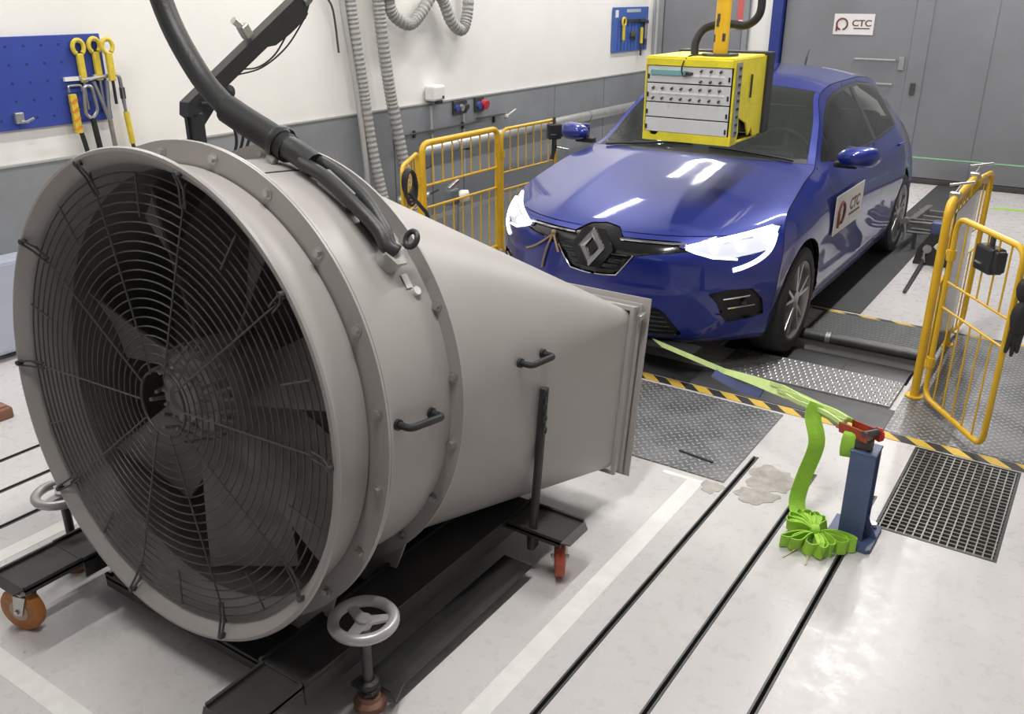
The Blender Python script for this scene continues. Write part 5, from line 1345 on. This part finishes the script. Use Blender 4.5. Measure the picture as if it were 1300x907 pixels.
# far tool board
bd2 = board('tool_board', 'small bright blue tool board on the white wall near the corner', 5.60, 6.50, 1.28, 1.77, M_BOARD2)
for y in np.linspace(5.72, 6.40, 9): MB().box((XL + .028, y, 1.47), (.004, .012, .34)).build('rib', M_BOARD, bd2)
MB().box((XL + .029, 5.68, 1.70), (.004, .07, .08)).build('number_card', M_WHITEPLASTIC, bd2)
MB().box((XL + .029, 6.10, 1.73), (.004, .36, .035)).build('title_strip', mat('pale_strip', (0.42, 0.50, 0.52), .5), bd2)
rl = MB().box((XL + .04, 6.08, 1.62), (.02, .62, .03)).build('tool_rail', M_DKSTEEL); tag(rl, 'dark tool rail across the small bright blue board', 'rail')
ring_spanner('open_wrench', 'yellow wrench on the small bright blue board', 5.80, 1.65, .26, M_TOOLYEL, head=.04, x=XL + .06)
for y, z0, z1, nm, mt, lab in ((6.27, 1.22, 1.62, 'hammer', M_TOOLYEL, 'hammer with yellow handle on the small bright blue board'), (6.38, 1.34, 1.60, 'screwdriver', M_STEEL, 'steel screwdriver at the right end of the small blue board')):
    t = thing(nm, lab, nm, (XL + .06, y, z0))
    MB().cyl((XL + .06, y, z0), (XL + .06, y, (z0 + z1) / 2 - .06), .014, n=8).build('tip', M_DKSTEEL, t)
    MB().cyl((XL + .06, y, (z0 + z1) / 2 - .06), (XL + .06, y, (z0 + z1) / 2 + .12), .02, n=8).build('handle', mt, t)
    MB().box((XL + .06, y, z1), (.03, .10, .04), bev=.006).build('head', M_DKSTEEL, t)
t = thing('pliers', 'dark pliers in the middle of the small bright blue board', 'pliers', (XL + .05, 6.08, 1.40))
MB().box((XL + .05, 6.07, 1.47), (.03, .12, .06), bev=.012).build('jaw', mat('dark_olive', (0.09, 0.085, 0.04), .5), t)
for e in (-1, 1): MB().tube([(XL + .05, 6.07 + e * .02, 1.45), (XL + .05, 6.07 + e * .05, 1.41)], .010, n=6).build('grip', M_RUBBER, t)
# corrugated hoses
def corr(path, r, pitch=.030):
    P = [Vector(p) for p in path]; out = []; L = 0; seg = []
    for a, b in zip(P[:-1], P[1:]):
        n = max(1, int((b - a).length / (pitch / 2)))
        for k in range(n): out.append(a.lerp(b, k / n))
    out.append(P[-1]); rs = [r * (1.0 if i % 2 else .87) for i in range(len(out))]
    return MB().tube(out, rs, n=16, smooth=False)
for nm, lab, pts, r in (('exhaust_hose', 'grey corrugated hose running down the left wall, the left one of two', [(-2.80, 1.22, 3.65), (-2.80, 1.22, 2.6), (-2.79, 1.235, 1.87), (-2.78, 1.30, 1.3), (-2.77, 1.345, .85), (-2.72, 1.38, .45), (-2.66, 1.42, .12)], .046),
                        ('exhaust_hose', 'grey corrugated hose running down the left wall, the right one of two', [(-2.78, 1.50, 3.65), (-2.78, 1.50, 2.6), (-2.78, 1.535, 1.87), (-2.78, 1.60, 1.3), (-2.77, 1.68, .85), (-2.72, 1.72, .45), (-2.66, 1.74, .12)], .050),
                        ('exhaust_hose', 'grey corrugated hose hung in two bends high on the left wall', [(-2.80, 1.63, 2.3), (-2.79, 1.66, 1.90), (-2.79, 1.72, 1.76), (-2.79, 1.90, 1.685), (-2.79, 2.05, 1.76), (-2.79, 2.20, 1.90), (-2.79, 2.27, 1.93), (-2.79, 2.36, 1.86), (-2.79, 2.46, 1.70), (-2.79, 2.60, 1.62), (-2.79, 2.68, 1.70), (-2.79, 2.72, 1.90), (-2.80, 2.74, 2.4)], .052)):
    o = corr(spline(pts, 10), r).build(nm, M_HOSE); tag(o, lab, 'hose', 'grey hoses on the left wall')
    p0 = Vector(pts[0])
    MB().lathe([(r + .002, -.03), (r + .010, -.03), (r + .010, .03), (r + .002, .03)], Vector(pts[1]), (Vector(pts[1]) - p0), n=18, closed=True).build('hose_clip', M_ZINC, o)
wp = MB().tube(spline([(-2.80, 1.13, 3.6), (-2.80, 1.13, 2.4), (-2.80, 1.16, 1.85), (-2.80, 1.255, 1.2), (-2.78, 1.29, .6), (-2.78, 1.30, .1)], 8), .022, n=10).build('drain_pipe', mat('pipe_grey', (0.40, 0.39, 0.38), .5, var=.1)); tag(wp, 'thin grey pipe running down the wall left of the corrugated hoses', 'pipe')
cbl = MB().tube(spline([(-2.84, .98, 2.3), (-2.84, 1.02, 1.95), (-2.84, 1.10, 1.80), (-2.84, 1.13, 1.5)], 8), .008, n=6).build('loose_cable', M_DKSTEEL); tag(cbl, 'thin dark cable hanging beside the grey pipe on the wall', 'cable')
t = thing('air_duct', 'silver air duct running along the left wall at knee height', 'duct', (-2.72, 4.0, .60))
MB().cyl((-2.72, 1.9, .665), (-2.72, 6.45, .665), .052, n=20).build('duct_pipe', M_ALU, t)
for y in (2.4, 3.6, 4.8, 6.0): MB().lathe([(.053, -.015), (.060, -.015), (.060, .015), (.053, .015)], (-2.72, y, .665), (0, 1, 0), n=20, closed=True).build('duct_band', M_ZINC, t)
for y in (2.6, 4.2, 5.8): MB().box((-2.80, y, .60), (.15, .03, .02)).build('duct_bracket', M_DKSTEEL, t)
t = thing('cable_tray', 'dark cable tray fixed on the grey wainscot above the silver duct', 'tray', (-2.84, 3.0, .75))
for a, b, z in ((1.75, 2.9, .80), (2.9, 3.34, .83)): MB().box((-2.84, (a + b) / 2, z), (.045, b - a, .009), bev=.002).build('tray_strip', M_DKSTEEL, t)
for y in (2.0, 2.7, 3.2): MB().box((-2.865, y, .79), (.02, .02, .06)).build('tray_bracket', M_DKSTEEL, t)
t = thing('valve_group', 'cluster of grey pipe valves at the foot of the wall hoses', 'valve', (-2.62, 1.75, .0))
for y, z in ((1.55, .32), (1.72, .38), (1.90, .30), (1.82, .52)):
    MB().cyl((-2.66, y, .0 + .003), (-2.66, y, z), .022, n=10).build('riser', M_STEEL, t)
    MB().lathe([(.0, -.03), (.035, -.022), (.042, 0), (.035, .022), (.0, .03)], (-2.66, y, z), (1, .3, 0), n=14).build('valve_body', M_ZINC, t)
    MB().cyl((-2.66, y, z), (-2.58, y + .06, z + .05), .008, n=6).build('valve_lever', M_DKSTEEL, t)
# wall boxes
t = thing('hand_dryer', 'white rounded box fixed at the top of the grey wainscot', 'box', (-2.84, 2.27, 1.03))
MB().box((-2.835, 2.27, 1.115), (.11, .17, .13), bev=.02).build('case', M_WHITEPLASTIC, t)
MB().box((-2.80, 2.27, 1.04), (.05, .06, .03), bev=.005).build('outlet', M_BLACK, t); MB().box((-2.778, 2.31, 1.08), (.006, .02, .02)).build('button', M_BLACK, t)
t = thing('socket_outlet', 'dark socket block with blue caps on the grey wainscot', 'socket', (-2.86, 2.66, .90))
MB().box((-2.868, 2.66, .955), (.03, .20, .12), bev=.006).build('plate', M_DKSTEEL, t)
for y, mt in ((2.59, M_BLUEPLASTIC), (2.66, M_ZINC), (2.73, M_DKSTEEL)): MB().cyl((-2.853, y, .955), (-2.825, y, .95), .028, n=14).build('cap', mt, t)
t = thing('socket_outlet', 'red and blue industrial socket on the grey wainscot', 'socket', (-2.86, 2.98, .89))
MB().box((-2.868, 2.96, .955), (.03, .14, .13), bev=.006).build('plate', M_DKSTEEL, t)
MB().cyl((-2.853, 2.925, .95), (-2.82, 2.925, .945), .032, n=14).build('blue_cap', M_BLUEPLASTIC, t); MB().cyl((-2.853, 3.00, .955), (-2.80, 3.0, .945), .042, n=16).build('red_cap', M_REDPLASTIC, t)
hd = MB().cyl((-2.862, 3.42, .80), (-2.81, 3.50, .86), .008, n=8).build('coat_peg', M_WHITEPLASTIC); tag(hd, 'small white slanted handle on the grey wainscot', 'handle')
MB().box((-2.866, 3.42, .80), (.028, .03, .03), bev=.004).build('handle_base', M_WHITEPLASTIC, hd)
lc = MB().box((-2.80, -2.5, .30), (.155, 2.5, .515), bev=.01).build('low_cabinet', M_PALEBLUE); tag(lc, 'long low pale blue cabinet along the wall behind the blower', 'cabinet')
for k in range(4): MB().box((-2.7195, -3.45 + k * .625, .30), (.006, .60, .48), bev=.002).build('cabinet_door', M_PALEBLUE, lc)
for y in (-3.7, -1.3): MB().box((-2.80, y, .021), (.12, .05, .040)).build('cabinet_foot', M_DKSTEEL, lc)
bk = MB().box((-2.05, -2.17, .028), (.11, .08, .055), bev=.008).build('wheel_chock', mat('brown_wood', (0.26, 0.12, 0.075), .6, var=.3)); tag(bk, 'small brown wooden block on the floor far left', 'block')
MB().box((-2.05, -2.17, .058), (.06, .05, .006)).build('block_pad', M_PAD, bk)
MB().box((-2.05, -2.17, .062), (.02, .02, .004)).build('block_nail', M_STEEL, bk)

# ================================================================ black boom arm behind the blower
t = thing('boom_arm', 'black articulated boom arm on a post standing behind the blower', 'arm', (-1.6, -1.17, 0))
MB().lathe([(.0, .002), (.19, .002), (.19, .02), (.05, .03)], (-1.6, -1.17, 0), (0, 0, 1), n=32).build('base_disc', M_CARTBLACK, t)
MB().box((-1.6, -1.165, .70), (.07, .075, 1.36), bev=.012).build('post', M_BLACK, t)
e0 = Vector((-1.6, -1.17, 1.40)); e1 = Vector((-1.6, -.36, 1.90)); dd = (e1 - e0).normalized(); up = Vector((1, 0, 0)).cross(dd) * -1
if up.z < 0: up = -up
BM = frameM((0, 0, 0), dd, Vector((1, 0, 0)), dd.cross(Vector((1, 0, 0)))).to_3x3()
MB().prism([(-.05, -.03), (.55, -.035), (.60, -.06), (.72, -.072), (.86, -.072), (.93, -.03), (.93, .045), (-.02, .045), (-.06, .0)], e0 - V(.035, 0, 0), dd, up, .07 if dd.cross(up).x > 0 else -.07).build('arm', M_BLACK, t)
MB().prism([(-.045, -.22), (.035, -.25), (.04, -.10), (.20, .06), (-.05, .0)], (-1.59, -1.165, 1.40), (0, 1, 0), (0, 0, 1), -.02).build('elbow', M_BLACK, t)
q = e0 + dd * .50
MB().box(q + up * .09, (.05, .05, .07), M=BM, bev=.008).build('valve_block', M_ZINC, t)
MB().cyl(q + up * .10, q + up * .17 - dd * .03, .018, n=10).build('valve_knob', M_ZINC, t)
MB().lathe([(.03, -.03), (.045, -.03), (.045, .03), (.03, .03)], e0 + dd * .93, dd, n=16, closed=True).build('nose_ring', M_STEEL, t)
MB().lathe([(.0, -.03), (.034, -.02), (.034, .02), (.0, .03)], e0 + dd * .22 - up * .07, (1, 0, 0), n=12).build('pivot_boss', M_BLACK, t)
for a_, b_, s_ in ((.90, .30, .05), (.72, .35, .035)):
    MB().tube(spline([e0 + dd * a_ - up * .065 + V(.02, 0, 0), e0 + dd * (a_ * .65 + b_ * .35) - up * (.075 + s_), e0 + dd * (a_ * .3 + b_ * .7) - up * (.06 + s_), e0 + dd * b_ - up * .03 + V(.02, 0, 0)], 6), .0045, n=6).build('arm_cable', M_RUBBER, t)
for k, (dy, z) in enumerate(((.10, 1.22), (.16, 1.26), (.05, 1.18))):
    MB().tube(spline([(-1.55, -1.15, 1.42), (-1.53, -1.06 + dy * .3, 1.40), (-1.53, -1.03 + dy, z + .06), (-1.54, -1.06 + dy * .6, 1.12), (-1.56, -1.14, 1.10)], 6), .008, n=6).build('cable_loop', M_RUBBER, t)
t = thing('grey_pump', 'small grey pump unit with a blue cap partly hidden behind the blower', 'pump', (-1.30, -.88, 0))
MB().box((-1.30, -.88, .47), (.24, .26, .93), bev=.02).build('case', mat('pump_grey', (0.36, 0.36, 0.35), .5, var=.1), t)
MB().cyl((-1.25, -.84, .935), (-1.25, -.84, .98), .03, n=14).build('blue_cap', M_BLUEPLASTIC, t)
MB().box((-1.34, -.92, .96), (.08, .10, .06), bev=.01).build('terminal_box', M_ZINC, t)

t = thing('work_lamp', 'grey work lamp with a white head standing behind the left yellow gate', 'lamp', (-1.88, 1.30, 0))
MB().lathe([(.0, .006), (.11, .006), (.11, .018), (.03, .026)], (-1.88, 1.30, 0), (0, 0, 1), n=24).build('base', M_CARTBLACK, t)
MB().cyl((-1.88, 1.30, .02), (-1.88, 1.30, .44), .014, n=10).build('stem', M_STEEL, t)
MB().box((-1.88, 1.24, .50), (.07, .10, .12), bev=.012).build('housing', mat('lamp_housing_grey', (0.13, 0.16, 0.18), .45), t)
MB().lathe([(.0, -.01), (.035, -.008), (.048, .02), (.040, .07), (.0, .075)], (-1.86, 1.31, .49), (.5, .6, .1), n=18).build('head', M_WHITEPLASTIC, t)
MB().box((-1.88, 1.26, .585), (.03, .13, .03), M=Matrix.Rotation(.35, 3, 'X'), bev=.006).build('bracket', M_STEEL, t)
t = thing('cable_coil', 'black coiled cable hooked over the front leaf of the left gate', 'cable', (-1.31, .10, .70))
for k in range(4):
    MB().tube([Vector((-1.305 + .008 * k, .075 + .05 * math.cos(a), .865 - .012 * k + (.075 + .01 * k) * math.sin(a))) for a in [2 * PI * q / 24 for q in range(24)]], .009, n=7, closed=True).build('coil_turn', M_RUBBER, t)
MB().tube(spline([(-1.30, .08, .79), (-1.27, .15, .70), (-1.30, .24, .62), (-1.33, .30, .45), (-1.35, .33, .1)], 6), .012, n=8).build('cable_tail', M_RUBBER, t)
